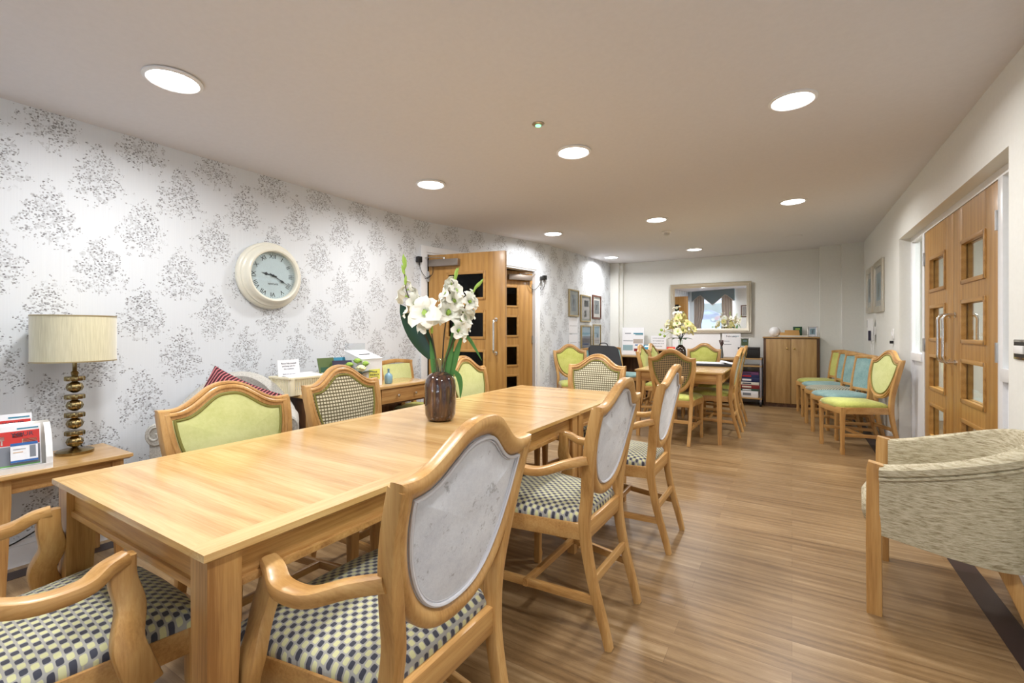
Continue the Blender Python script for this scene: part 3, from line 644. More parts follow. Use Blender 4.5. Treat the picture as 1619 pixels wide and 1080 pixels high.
# ------------------------------------------------------------------ tables
def table(name, label, cat, x0, x1, y0, y1, z, leg, apron, loc_mats, group=None, seam=None, over=.012, taper=.6):
    cx, cy = (x0+x1)/2, (y0+y1)/2; w, l = x1-x0, y1-y0
    t = thing(name, label, cat, (cx, cy, 0), 0, group); T = .015; bw = .06
    mb = MB(); a, b = w/2, l/2
    mb.use(loc_mats[0]); mb.b2(-a, -a+bw, -b, b, z-T, z, .003) if False else None
    mb.use(loc_mats[0]);
    xs = a-bw
    cuts = [-b, b] if seam is None else [-b, seam, b]
    for c0, c1 in zip(cuts, cuts[1:]): mb.b2(-xs, xs, c0+.0006, c1-.0006, z-T, z)
    mb.use(loc_mats[1])
    for s in (-1, 1):
        for c0, c1 in zip(cuts, cuts[1:]): mb.b2(min(s*xs, s*a), max(s*xs, s*a), c0+.0006, c1-.0006, z-T, z)
    # chamfered underside edge
    mb.rings([[Vector((sx*q, sy*r, zz)) for sx, sy in ((-1, -1), (1, -1), (1, 1), (-1, 1))] for q, r, zz in ((a-.014, b-.014, z-T-.010), (a-.001, b-.001, z-T))], smooth=False)
    obj('tabletop', mb, None, t)
    for sx in (-1, 1):
        for sy in (-1, 1):
            mb = MB(); x = sx*(a-over-leg/2); y = sy*(b-over-leg/2)
            # tapers on the inner faces only
            R = []
            for zz, k in ((0, taper), (z-apron-.05, 1), (z-T, 1)):
                h0 = leg; xo, yo = x+sx*leg/2, y+sy*leg/2; xi, yi = xo-sx*leg*k, yo-sy*leg*k
                R.append([(xo, yo, zz), (xi, yo, zz), (xi, yi, zz), (xo, yi, zz)])
            mb.rings([[Vector(p) for p in r] for r in R], smooth=False); obj('leg', mb, 'oakZ', t)
    mb = MB(); i = over+.018; zb = z-T-apron
    mb.use('oakX')
    for s in (-1, 1):
        mb.b2(-a+leg, a-leg, min(s*(b-i), s*(b-i-.022)), max(s*(b-i), s*(b-i-.022)), zb+.018, z-T)
        mb.b2(-a+leg, a-leg, min(s*(b-i+.008), s*(b-i-.022)), max(s*(b-i+.008), s*(b-i-.022)), zb, zb+.018, .003)
    mb.use('oakY')
    for s in (-1, 1):
        mb.b2(min(s*(a-i), s*(a-i-.022)), max(s*(a-i), s*(a-i-.022)), -b+leg, b-leg, zb+.018, z-T)
        mb.b2(min(s*(a-i+.008), s*(a-i-.022)), max(s*(a-i+.008), s*(a-i-.022)), -b+leg, b-leg, zb, zb+.018, .003)
    obj('apron', mb, None, t); return t
table('dining_table', 'large polished oak table in the foreground with the tall vase on it', 'table', -1.835, -.958, .44, 2.268, .74, .066, .088, ('topX', 'topY'), seam=-.05+.02)
table('dining_table', 'smaller oak table butted against the far end of the long table', 'table', -1.83, -.965, 2.275, 3.13, .74, .066, .088, ('topX', 'topY'))
table('dining_table', 'small oak table under the mirror end, with dark vase and open case', 'table', -1.50, -.60, 5.09, 6.72, .74, .05, .11, ('topX', 'topX'), taper=.7)
ts = table('side_table', 'low oak side table in the left corner holding the lamp', 'side table', -3.25, -2.85, .49, .985, .55, .045, .075, ('topY', 'topY'), over=.03, taper=.6)

# ------------------------------------------------------------------ table lamp
t = thing('table_lamp', 'table lamp with cream drum shade and stacked brass base', 'lamp', (-3.105, .83, .55))
mb = MB(); mb.lathe([(0, 0), (.074, 0), (.074, .014), (.068, .018), (.03, .020), (.012, .03), (0, .03)], (0, 0, 0), 36); obj('base', mb, 'antique_brass', t)
mb = MB()
z = .03
for i in range(4):
    mb.lathe([(.008, z), (.014, z+.004), (.027, z+.012), (.033, z+.029), (.027, z+.046), (.014, z+.054), (.010, z+.058)], (0, 0, 0), 44, .05, 11)
    if i < 4: mb.lathe([(.012, z+.060), (.036, z+.061), (.038, z+.065), (.038, z+.079), (.036, z+.083), (.012, z+.084)], (0, 0, 0), 44, .06, 11); z += .092
mb.lathe([(.010, z-.02), (.016, z+.01), (.009, z+.02), (.009, z+.06), (.006, z+.2)], (0, 0, 0), 16); obj('stem', mb, 'antique_brass', t)
mb = MB(); z0, z1 = .465, .697
mb.rings([[Vector((r*cos(2*pi*k/48), r*sin(2*pi*k/48), z)) for k in range(48)] for r, z in ((.162, z0), (.162, z1), (.159, z1), (.159, z0))], loop=True, smooth=True)
sh = obj('lamp_shade', mb, 'shade_silk', t)
for zz in (z0, z1-.006):
    mb = MB(); mb.lathe([(.1615, zz), (.1635, zz), (.1635, zz+.006), (.1615, zz+.006)], (0, 0, 0), 48); obj('shade_rim', mb, 'gold_frame', sh)
# lamp flex down the wall
mb = MB(); mb.tube(catmull([(-3.2, .86, .552), (-3.262, .9, .55), (-3.275, .92, .40), (-3.255, .80, .22), (-3.25, .62, .12), (-3.26, .40, .10)], 6), .0035, 6)
tag(obj('power_cable', mb, 'black_plastic'), 'black lamp flex hanging behind the side table', 'cable')

# ------------------------------------------------------------------ leaflet holder with two booklets and a card
t = thing('leaflet_holder', 'silver-white curved leaflet holder on the side table', 'leaflet holder', (-2.965, .60, .55), RD(82))
# local: width x, front towards -y ... rotated so that the front looks at the room
mb = MB()
for s in (-1, 1):
    out = [(s*.095-.010*s, y, z) for y, z in ()]
def sidearc(x0, x1, mb):
    arc = [(-.085, 0), (-.080, .05), (-.062, .10), (-.035, .145), (0, .175), (.03, .19)]
    arc2 = [(y+.012, z-.004) for y, z in arc]
    for i in range(len(arc)-1):
        a, b = arc[i], arc[i+1]
        mb.box(((x0+x1)/2, (a[0]+b[0])/2, (a[1]+b[1])/2), (x1-x0, math.hypot(b[0]-a[0], b[1]-a[1])+.003, .005), 0, (math.atan2(b[1]-a[1], b[0]-a[0]), 0, 0))
sidearc(-.105, -.083, mb); sidearc(.083, .105, mb)
mb.box((0, -.084, .012), (.21, .005, .024)); mb.b2(-.105, .105, -.085, .07, 0, .005)
obj('front_frame', mb, 'white_plastic', t)
mb = MB(); mb.box((0, .040, .10), (.21, .006, .205), .004, (RD(-14), 0, 0)); mb.b2(-.105, -.102, -.05, .05, 0, .10); mb.b2(.102, .105, -.05, .05, 0, .10)
obj('back_panel', mb, 'silver_frame', t)
def leaflet(label, loc, rz, tilt, w, h, bands, name='leaflet', grp=None):
    t = thing(name, label, 'leaflet', loc, rz, grp, rx=tilt)
    mb = MB(); mb.b2(-w/2, w/2, -.001, .001, 0, h); obj('cover', mb, 'paper', t)
    mb = MB()
    for m, x0, x1, z0, z1 in bands: mb.use(m); mb.b2(x0*w, x1*w, -.0022, -.0010, z0*h, z1*h)
    obj('print', mb, None, t); return t
rzL = RD(82)
def lh(x, y, z): v = Matrix.Rotation(rzL, 4, 'Z') @ Vector((x, y, z)); return (v.x-2.965, v.y+.60, v.z+.55)
bands = [('red_print', -.47, .47, .52, .86), ('petal_white', -.36, -.26, .66, .76), ('petal_white', -.33, -.29, .55, .68), ('petal_pink', .1, .42, .56, .66), ('game_red', -.1, .12, .70, .80), ('grey_print', -.47, .47, .05, .5), ('teal_print', .0, .45, .9, .93)]
a = leaflet('red booklet at the back of the leaflet holder', lh(-.025, .028, .045), rzL, RD(-14), .15, .20, bands)
b = leaflet('red booklet in the front of the leaflet holder', lh(.0, -.012, .012), rzL, RD(-16), .15, .185, bands+[('green_print', -.47, .47, .02, .05)])
for t_, w_, h_ in ((a, .15, .2), (b, .15, .185)):
    mb = MB(); text_mesh(mb, 'YOUR', .026, mat4((.016, -.0025, h_*.77), (1, 0, 0), (0, 0, 1))); obj('title', mb, 'dark_print', t_)
leaflet('small blue and white card in front of the red booklets', lh(.02, -.030, .035), rzL, RD(-17), .085, .085, [('blue_print', -.5, .5, .86, 1.0), ('blue_print', -.5, .5, 0, .1), ('grey_print', .2, .42, .2, .82), ('grey_print', -.4, .05, .66, .69), ('balsa', -.4, -.05, .5, .53)], 'card')

# ------------------------------------------------------------------ wall clock
t = thing('wall_clock', 'large round cream wall clock with Roman numerals on the wallpaper', 'clock', (XL, 1.945, 1.572), RD(90))
# local frame: face looks along -y (after the turn: +x of the room)
K = Matrix.Identity(4)
mb = MB(); mb.lathe([(.0, .0), (.235, .0), (.243, -.012), (.243, -.03), (.236, -.042), (.226, -.046), (.222, -.058), (.210, -.064), (.204, -.076), (.196, -.090), (.186, -.096), (.176, -.094), (.170, -.084), (.170, -.055), (0, -.055)], (0, 0, 0), 64, axis='Y'); obj('case', mb, 'clock_cream', t)
mb = MB(); mb.lathe([(0, -.056), (.170, -.056), (.170, -.058), (0, -.058)], (0, 0, 0), 64, axis='Y'); dial = obj('dial', mb, 'dial', t)
mb = MB(); NUM = ['XII', 'I', 'II', 'III', 'IIII', 'V', 'VI', 'VII', 'VIII', 'IX', 'X', 'XI']
for i, n in enumerate(NUM):
    a = -i*pi/6; rx = .137
    p = (-sin(a)*rx, -.0585, cos(a)*rx); text_mesh(mb, n, .044, mat4(p, (cos(a), 0, sin(a)), (-sin(a), 0, cos(a))))
for i in range(60):
    a = i*pi/30; mb.box((sin(a)*.162, -.0588, cos(a)*.162), (.0018, .001, .004 if i % 5 else .009), 0, (0, a, 0))
obj('numerals', mb, 'clock_ink', dial)
mb = MB(); text_mesh(mb, 'NEWGATE', .016, mat4((.004, -.0585, -.062), (1, 0, 0), (0, 0, 1))); obj('maker_lettering', mb, 'clock_ink', dial)
for nm, ang, ln, w in (('hour_hand', RD(281), .088, .010), ('minute_hand', RD(119), .135, .007)):
    mb = MB(); d = Vector((sin(ang), 0, cos(ang))); q = Vector((cos(ang), 0, -sin(ang))); y = -.062 if nm[0] == 'h' else -.066; O = Vector((0, y, 0))
    pts = [O-d*.03-q*w*.4, O-d*.03+q*w*.4, O+d*ln*.45+q*w*.35, O+d*ln*.58+q*w*1.2, O+d*ln*.72+q*w*.3, O+d*ln, O+d*ln*.72-q*w*.3, O+d*ln*.58-q*w*1.2, O+d*ln*.45-q*w*.35]
    vs = [p for p in pts]; mb.poly(vs); mb.poly([p+Vector((0, .0015, 0)) for p in vs])
    for i in range(len(vs)): p, p2 = vs[i], vs[(i+1) % len(vs)]; mb.poly([p, p2, p2+Vector((0, .0015, 0)), p+Vector((0, .0015, 0))])
    obj(nm, mb, 'clock_ink', t)
mb = MB(); mb.lathe([(0, -.058), (.008, -.058), (.008, -.069), (0, -.070)], (0, 0, 0), 16, axis='Y'); obj('centre_cap', mb, 'clock_ink', t)
mb = MB(); mb.lathe([(0, -.074), (.171, -.074), (.171, -.0755), (0, -.0755)], (0, 0, 0), 48, axis='Y'); obj('glass', mb, 'acrylic', t)

# ------------------------------------------------------------------ grey armchair with red cushion, by the clock wall
t = thing('armchair', 'grey linen armchair with curved back and scroll arm, below the clock', 'armchair', (-2.83, 1.45, 0), RD(55)); t.scale = (.80, .84, 1.03)
# local: front -y, back +y
mb = MB(); rings = []
n = 28
for k in range(n+1):
    a = lerp(-.15*pi, 1.15*pi, k/n); cx, cy = .40*cos(a), .05+.36*sin(a) if sin(a) > 0 else .05+.36*sin(a)*1.1
    top = .60+.27*max(0, sin(a))**1.4; o = Vector((cos(a), sin(a), 0))
    prof = [(-.05, .14), (-.05, top-.06), (-.055, top-.02), (-.03, top), (.02, top+.005), (.05, top-.02), (.055, top-.06), (.04, top-.12), (.035, .14)]
    rings.append([Vector((cx, cy, 0))+o*p+Vector((0, 0, z)) for p, z in prof])
mb.rings(rings, smooth=True); obj('backrest', mb, 'grey_linen', t)
for s in (-1, 1):
    mb = MB(); mb.lathe([(.0, -.20), (.052, -.20), (.058, -.19), (.055, .0), (.05, .15), (0, .16)], (s*.40, -.02, .60), 20, axis='Y')
    mb.b2(s*.40-.04, s*.40+.04, -.20, .10, .14, .60, .015); mb.tube(catmull([(s*.40+.05*cos(q)*(1-q/9), -.225, .60+.05*sin(q)*(1-q/9)) for q in [i*.5 for i in range(16)]], 2), .005, 6)
    obj('arm', mb, 'grey_linen', t)
mb = MB(); mb.b2(-.36, .36, -.24, .34, .14, .34, .02); mb.b2(-.35, .35, -.25, .32, .34, .46, .04); obj('seat', mb, 'grey_linen', t)
for sx in (-1, 1):
    for sy in (-.19, .28):
        mb = MB(); mb.lathe([(.016, 0), (.024, .14)], (sx*.33, sy, 0), 10); obj('leg', mb, 'darkwood_shadeZ', t)
# cushion
def pillow(mb, w, h, d, n=10, T=Matrix.Identity(4)):
    g = {}
    for s in (1, -1):
        for i in range(n+1):
            for j in range(n+1):
                u, v = i/n*2-1, j/n*2-1; e = (1-u**4)*(1-v**4); bow = 1-.10*(1-u*u)*abs(v)**2-.0
                key = (i, j, s) if 0 < i < n and 0 < j < n else (i, j, 0)
                if key not in g: g[key] = mb.bm.verts.new(T @ Vector((u*w/2*(1-.08*(1-v*v)*abs(u)), s*d/2*max(e, 0)**.45, v*h/2*(1-.08*(1-u*u)*abs(v)))))
        for i in range(n):
            for j in range(n):
                q = []
                for a, b in ((i, j), (i+1, j), (i+1, j+1), (i, j+1)):
                    q.append(g[(a, b, s) if 0 < a < n and 0 < b < n else (a, b, 0)])
                if s < 0: q.reverse()
                try: f = mb.bm.faces.new(q); f.smooth = True; f.material_index = mb.mi
                except ValueError: pass
mb = MB(); pillow(mb, .42, .42, .15); cu = obj('cushion', mb, 'cushion_red'); cu.location = (-2.885, 1.475, .685); cu.rotation_euler = (RD(-20), RD(28), RD(55))
tag(cu, 'crimson ribbed cushion propped in the grey armchair', 'cushion')

# ------------------------------------------------------------------ writing desk on the left and what stands on it
t = thing('writing_desk', 'oak writing desk with knobbed drawer along the papered wall', 'desk', (-2.86, 2.47, 0))
x0, x1, y0, y1 = -.20, .185, -.60, .615
mb = MB(); mb.b2(x0, x1, y0, y1, .718, .740, .004); obj('desktop', mb, 'topY', t)
mb = MB(); mb.b2(x0+.01, x1-.03, y0+.02, y0+.04, .0, .718); mb.b2(x0+.01, x0+.025, y0+.02, y1-.03, .45, .718); mb.b2(x0+.01, x1-.03, y1-.05, y1-.03, .58, .718); mb.b2(x0+.02, x1-.035, y0+.04, y1-.05, .585, .60)
obj('body', mb, 'darkwood_shadeZ', t)  # dark body colour also stands in for the shade in the kneehole
mb = MB(); mb.b2(x1-.04, x1-.018, y0+.62, y1-.075, .60, .712, .002); dr = obj('drawer', mb, 'oakY', t)
for y in (y0+.78, y1-.24):
    mb = MB(); mb.lathe([(.005, 0), (.005, .012), (.012, .016), (.013, .024), (.008, .03), (0, .031)], (x1-.018, y, .655), 14, axis='X'); obj('knob', mb, 'chrome', dr)
mb = MB(); mb.b2(x1-.04, x1-.018, y0+.04, y0+.60, .05, .712, .002); obj('cupboard_door', mb, 'darkwood_shadeZ', t)
for x, y in ((x1-.045, y1-.05), (x0+.03, y1-.05), (x1-.045, y0+.03), (x0+.03, y0+.03)):
    mb = MB(); mb.box((x, y, .36), (.045, .045, .718)); obj('leg', mb, 'oakZ', t)

# basket of papers (a tray of slatted cream plastic)
t = thing('basket', 'cream slatted plastic basket full of papers on the desk', 'basket', (-2.90, 1.97, .741), RD(90))
mb = MB(); W2, D2, Hh = .17, .11, .12
for s in (-1, 1):
    mb.box((0, s*D2, Hh-.006), (2*W2+.03, .016, .014), .003); mb.box((s*W2, 0, Hh-.006), (.016, 2*D2+.03, .014), .003)
    for k in range(25): x = lerp(-W2, W2, k/24); mb.box((x*.97, s*D2*.96, Hh/2), (.0075, .004, Hh), 0, (s*RD(-4), 0, 0))
    for k in range(16): y = lerp(-D2, D2, k/15); mb.box((s*W2*.97, y*.96, Hh/2), (.004, .0075, Hh))
mb.b2(-W2*.93, W2*.93, -D2*.93, D2*.93, 0, .006)
for z in (.03, .06, .09):
    for s in (-1, 1): mb.box((0, s*D2*.95, z), (2*W2*.95, .003, .004)); mb.box((s*W2*.95, 0, z), (.003, 2*D2*.95, .004))
for s in (-1, 1):
    for q in (-1, 1): mb.box((s*W2*.95, q*D2*.95, Hh/2), (.03, .03, Hh), .006)
obj('basket_body', mb, 'cream_plastic', t)
def wallprint(name, label, cat, loc, rz, tilt, w, h, d, mat, draw=None, lines=None, grp=None):
    """upright sheet facing local -y"""
    t = thing(name, label, cat, loc, rz, grp, rx=tilt); mb = MB(); mb.b2(-w/2, w/2, 0, d, 0, h); obj('sheet', mb, mat, t)
    if draw:
        mb = MB()
        for m, a, b, c, e in draw: mb.use(m); mb.b2(a*w, b*w, -.0012, 0, c*h, e*h)
        obj('print', mb, None, t)
    if lines:
        mb = MB()
        for tx, z, sz in lines: text_mesh(mb, tx, sz, mat4((0, -.0014, z*h), (1, 0, 0), (0, 0, 1)), .0003)
        obj('lettering', mb, 'ink', t)
    return t
wallprint('notice', 'white typed notice standing at the back of the cream basket', 'notice', (-2.965, 1.91, .76), RD(90), RD(-6), .16, .21, .002, 'paper', None,
          [('Please help yourself', .88, .014), ('and keep safe for', .79, .014), ('the residents', .70, .014), ('thank you very much', .53, .011), ('for your help', .45, .011), ('please return to the tray', .28, .011)])
wallprint('papers', 'loose white papers lying in the cream basket', 'papers', (-2.86, 1.99, .852), RD(90), RD(-84), .26, .17, .006, 'paper')
# brochures leaning
for i, (y, rz, tl, m1, m2, lb) in enumerate([(2.19, 90, -16, 'olive_print', 'green_book', 'dark green brochure leaning behind the basket on the desk'),
                                  (2.23, 60, -30, 'dark_print', 'purple_print', 'dark purple brochure leaning over beside the basket'),
                                  (2.33, 84, -18, 'teal_print', 'paper', 'brochure with blue heading propped left of the ballot box')]):
    wallprint('brochure', lb, 'brochure', (-2.90 if i != 1 else -2.80, y, .742), RD(rz), RD(tl), .14, .235, .004, m1, [(m2, -.4, .4, .1, .7 if i != 2 else .8)], None, 'brochures on the writing desk')
t = thing('ballot_box', 'white suggestion box with slot and yellow label on the desk', 'ballot box', (-2.87, 2.465, .741), RD(90))
mb = MB(); w, hb, hf, dp = .098, .27, .21, .10
mb.prism([(-dp, 0), (dp, 0), (dp, hb), (-dp+.0, hf)], 2*w, 'YZ', -w); bx_ = obj('box_body', mb, 'white_plastic', t)
mb = MB(); sl = math.atan2(hb-hf, 2*dp); mb.box((0, 0, (hb+hf)/2+.003), (2*w+.01, 2*dp/cos(sl)+.01, .005), .001, (sl, 0, 0)); obj('lid', mb, 'white_paint', t)
mb = MB(); mb.box((0, -.01, (hb+hf)/2+.004), (.10, .008, .006), 0, (sl, 0, 0)); obj('slot', mb, 'black_plastic', t)
mb = MB(); mb.b2(-w, w, dp-.004, dp, hb-.01, hb+.06); obj('back_board', mb, 'acrylic', t)
mb = MB(); mb.b2(-.035, .075, -dp-.002, -dp-.0005, .05, .13); lb_ = obj('label_sheet', mb, 'yellow_label', t)
mb = MB()
for tx, z in (('YOUR', .108), ('FEEDBACK', .086), ('MATTERS', .064)): text_mesh(mb, tx, .019, mat4((.02, -dp-.0026, z), (1, 0, 0), (0, 0, 1)))
obj('lettering', mb, 'ink', lb_)
mb = MB(); mb.b2(w-.001, w+.0005, -.05, .03, .11, .14); obj('side_sticker', mb, 'dark_print', t)
# posy
def rose(mb, c, r, mat, n=9):
    mb.use(mat); c = Vector(c); mb.lathe([(0, -r*.5), (r*.55, -r*.25), (r*.66, r*.05), (r*.45, r*.4), (0, r*.5)], c, 12)
    for k in range(n):
        a = k*2.4; rr = r*(.25+.75*k/n); d = Vector((cos(a), sin(a), .9-.9*k/n)).normalized()
        u = d.cross(Vector((0, 0, 1))).normalized(); v = u.cross(d)
        rows = []
        for i in range(4):
            s = i/3; p = c+d*rr*(.3+.7*s)
            rows.append([p+u*(j-1)*rr*.55*sin(pi*(.25+.6*s))+v*rr*.12*(1-abs(j-1))*-1 for j in range(3)])
        mb.rings(rows, closed=False, cap=False)
def leaf(mb, base, d, ln, w, mat, droop=.3, seg=7, up=(0, 0, 1)):
    mb.use(mat); b = Vector(base); d = Vector(d).normalized(); s = d.cross(Vector(up)); s = s.normalized() if s.length > 1e-3 else Vector((1, 0, 0)); nrm = s.cross(d)
    rows = []
    for i in range(seg+1):
        k = i/seg; p = b+d*ln*k-Vector((0, 0, 1))*droop*ln*k*k; ww = w*.5*sin(pi*min(1, .08+.92*k))**.7+.0006
        rows.append([p-s*ww+nrm*ww*.25, p, p+s*ww+nrm*ww*.25])
    mb.rings(rows, closed=False, cap=False)
t = thing('flower_posy', 'low posy of white rose and green blooms before the suggestion box', 'flowers', (-2.765, 2.325, .741)); t.scale = (1.5, 1.5, 1.55)
mb = MB(); mb.lathe([(0, 0), (.03, 0), (.036, .03), (.030, .06), (.026, .06), (0, .055)], (0, 0, 0), 16); obj('pot', mb, 'white_plastic', t)
mb = MB(); rose(mb, (.02, .0, .095), .036, 'petal_cream', 14); obj('rose', mb, None, t)
mb = MB(); [rose(mb, c, .026, 'bud_green', 9) for c in ((.0, .045, .115), (-.01, -.045, .115), (-.02, .01, .13))]; obj('green_bloom', mb, None, t)
mb = MB(); [leaf(mb, (0, 0, .06), (cos(a), sin(a), .5), .10, .05, 'leaf_dark') for a in (.9, 1.6, 2.6, 4.0, 5.2)]; obj('leaf', mb, None, t)
mb = MB(); mb.lathe([(0, 0), (.024, 0), (.030, .01), (.031, .06), (.024, .075), (.009, .088), (.008, .115), (.010, .12)], (0, 0, 0), 32, .03, 16); v_ = obj('bud_vase', mb, 'pale_blue_glaze'); v_.location = (-2.80, 2.66, .741)
tag(v_, 'small pale blue ribbed bottle vase on the desk', 'vase')

# ------------------------------------------------------------------ big vase and gladioli
VX, VY = -1.445, 1.705
t = thing('flower_vase', 'tall brown glazed vase with clear neck on the long table', 'vase', (VX, VY, .74))
t.scale = (1.1, 1.1, 1.08)
mb = MB(); mb.lathe([(0, .001), (.045, .001), (.058, .008), (.066, .03), (.068, .08), (.068, .15), (.064, .18), (.052, .20), (.034, .212), (.028, .216), (.026, .212), (.05, .19), (.0, .18)], (0, 0, 0), 40); obj('body', mb, 'vase_glaze', t)
mb = MB(); mb.lathe([(.029, .213), (.0285, .235), (.033, .268), (.037, .275), (.035, .275), (.031, .266), (.0265, .235), (.027, .213)], (0, 0, 0), 32); obj('neck', mb, 'vase_clear', t)
CR = Vector((.8536, .521, 0))  # left-right across the spray
CF = Vector((-.521, .8536, 0))
def gp(a, z, f=0): p = Vector((VX, VY, .74))+CR*a+CF*f; p.z = z; return p
def floret(mb, c, d, size, mat='petal_white'):
    size *= 1.22
    d = Vector(d).normalized(); s = d.cross(Vector((0, 0, 1)))
    s = s.normalized() if s.length > .05 else Vector((1, 0, 0)); v = s.cross(d); c = Vector(c)
    for k in range(6):
        a = k*pi/3+(.25 if k % 2 else 0); rad = s*cos(a)+v*sin(a); tan = -s*sin(a)+v*cos(a); L_ = size*(1 if k % 2 else .9)
        mb.use(mat); rows = []
        for i in range(6):
            q = i/5; p = c+d*L_*.55*sin(q*pi*.55)+rad*L_*(.12+.85*q**1.3)-d*L_*.3*q**3; ww = L_*.42*sin(pi*min(1, .12+.80*q))**.6+.001
            rows.append([p-tan*ww+d*ww*.35, p, p+tan*ww+d*ww*.35])
        mb.rings(rows, closed=False, cap=False)
    mb.use('bud_green'); mb.tube([c-d*size*.25, c+d*size*.35], [size*.05, size*.14], 7)
def glad(label, path, fl, buds, extra=None):
    t = thing('gladiolus', label, 'flower stem', (VX, VY, .80), 0, 'gladioli in the tall vase'); O = Vector((VX, VY, .80))
    P = [p-O for p in catmull(path, 6)]
    mb = MB(); n = len(P); mb.tube(P, [lerp(.0042, .002, k/n) for k in range(n)], 7); obj('stem', mb, 'stem_dark', t)
    def at(k): i = min(n-1, max(0, int(k*(n-1)))); return P[i], (P[min(n-1, i+1)]-P[max(0, i-1)]).normalized()
    mb = MB()
    for k, side, sz in fl:
        p, d = at(k); dd = CR*cos(side)+CF*sin(side); floret(mb, p+dd*.012, dd*.9+d*.45, sz)
    obj('blossoms', mb, None, t)
    mb = MB()
    for k, side, sz in buds:
        p, d = at(k); dd = (CR*side*.35+d).normalized(); mb.use('bud_green'); mb.tube([p, p+dd*sz*.3, p+dd*sz*.7, p+dd*sz], [.004, sz*.16, sz*.12, .001], 7)
    for k, side, sz in fl:
        p, d = at(k); leaf(mb, p-d*.012, (CR*cos(side)+CF*sin(side))*.6+d, sz*.75, sz*.28, 'bud_green', .0)
    obj('buds', mb, None, t)
    return t
glad('white gladiolus leaning left out of the tall vase', [gp(0, .80), gp(-.012, 1.0), gp(-.06, 1.12), gp(-.125, 1.27), gp(-.165, 1.37), gp(-.175, 1.50)],
     [(.60, 3.4, .05), (.66, -.6, .055), (.70, .4, .052), (.76, 3.0, .048), (.80, .2, .036)], [(.86, .5, .05), (.9, -.7, .05), (.94, .4, .06), (.985, -.1, .055)])
glad('white gladiolus in the middle of the tall vase', [gp(0, .80, .005), gp(.008, 1.0, .01), gp(.015, 1.14, .015), gp(.03, 1.25, .02), gp(.05, 1.36, .02), gp(.075, 1.45, .02)],
     [(.62, -1.2, .062), (.68, 3.3, .055), (.73, -.5, .06), (.79, 3.6, .046), (.83, -.4, .052), (.87, 2.8, .034)], [(.91, .3, .05), (.95, -.3, .05), (.985, .2, .04)])
glad('white gladiolus leaning right out of the tall vase', [gp(.005, .80, -.005), gp(.02, 1.0, -.01), gp(.055, 1.10, -.015), (gp(.09, 1.20, -.02)), gp(.135, 1.32, -.02), gp(.19, 1.395, -.02)],
     [(.50, .1, .046), (.56, -.9, .045), (.60, .5, .048), (.66, -.3, .05), (.72, .4, .05), (.77, -.8, .046), (.81, 0, .04)], [(.86, .4, .045), (.90, -.4, .045), (.94, .3, .045), (.985, 0, .04)])
glad('fullest round white bloom in the tall vase, facing the room', [gp(-.004, .80, -.01), gp(-.015, 1.0, -.015), gp(-.03, 1.12, -.03), gp(-.045, 1.22, -.045), gp(-.052, 1.245, -.05)],
     [(.70, -2.4, .05), (.80, -.4, .05), (.97, -1.7, .075)], [(.6, .6, .04)])
for i, (b, d, ln, wd, dr, m, lb) in enumerate([(gp(-.040, 1.04), CR*-.60+Vector((0, 0, 1)), .30, .10, .0, 'leaf_dark', 'broad dark leaf on the left of the tall vase'),
                                   (gp(.004, .82), CR*.30+Vector((0, 0, 1)), .36, .035, .02, 'leaf_green', 'long upright green leaf in the tall vase'),
                                   (gp(.008, .82, -.01), CR*.16+Vector((0, 0, 1)), .42, .03, .0, 'leaf_green', 'narrow green leaf rising by the right gladiolus'),
                                   (gp(-.004, .82, -.01), CR*-.14+Vector((0, 0, 1)), .32, .03, .03, 'leaf_green', 'short green leaf at the front of the tall vase')]):
    mb = MB(); leaf(mb, b, d, ln, wd, m, dr, 10, up=CF); tag(obj('leaf_blade', mb), lb, 'leaf', 'leaves in the tall vase')
def ribbon(pts, wd, lb):
    mb = MB(); mb.use('leaf_green'); P = catmull(pts, 5); n = len(P); mb.rings([[p-CR*.5*wd*sin(pi*min(1, .1+.9*k/(n-1)))+CF*.002, p+Vector((0, 0, .003)), p+CR*.5*wd*sin(pi*min(1, .1+.9*k/(n-1)))] for k, p in enumerate(P)], closed=False, cap=False)
    tag(obj('leaf_blade', mb), lb, 'leaf', 'leaves in the tall vase')
ribbon([gp(.012, .99), gp(.05, 1.10), gp(.085, 1.155), gp(.13, 1.14), gp(.17, 1.08), gp(.20, 1.025)], .026, 'arching green leaf bending right over the tall vase')
ribbon([gp(.015, .985), gp(.05, .985), gp(.085, .955), gp(.098, .90), (gp(.095, .84))], .03, 'drooping green leaf hanging down the right side of the tall vase')

# ------------------------------------------------------------------ tub chair on the right
t = thing('tub_chair', 'oatmeal tweed tub chair with light wooden legs on the right', 'armchair', (.63, 2.65, 0), RD(-100))
def tub_ring(inner):
    return None
mb = MB(); rings = []; n = 30
# U-shaped shell: arms forward along -y, curved back at +y ; local x = width
path = [(-.29, -.27), (-.30, -.17), (-.305, -.08), (-.30, .0), (-.275, .08), (-.215, .14), (-.12, .175), (0, .185), (.12, .175), (.215, .14), (.275, .08), (.30, .0), (.305, -.08), (.30, -.17), (.29, -.27)]
P = catmull([(x, y, 0) for x, y in path], 4); n = len(P)
def tang(i): return (P[min(n-1, i+1)]-P[max(0, i-1)]).normalized()
def top_z(y): return .615+.14*max(0, (y+.27)/.455)**1.25
for i, p in enumerate(P):
    tg = tang(i); o = Vector((-tg.y, tg.x, 0))   # outward
    tz = top_z(p.y); bz = .335-.05*max(0, (p.y+.27)/.455)
    prof = [(.030, bz), (.036, lerp(bz, tz, .5)), (.036, tz-.045), (.046, tz-.035), (.046, tz-.012), (.030, tz), (0, tz+.004), (-.025, tz-.002), (-.034, tz-.02), (-.034, bz+.1), (-.034, bz)]
    rings.append([p+o*a+Vector((0, 0, z)) for a, z in prof])
mb.rings(rings, smooth=True); shell = obj('shell', mb, 'tweed', t)
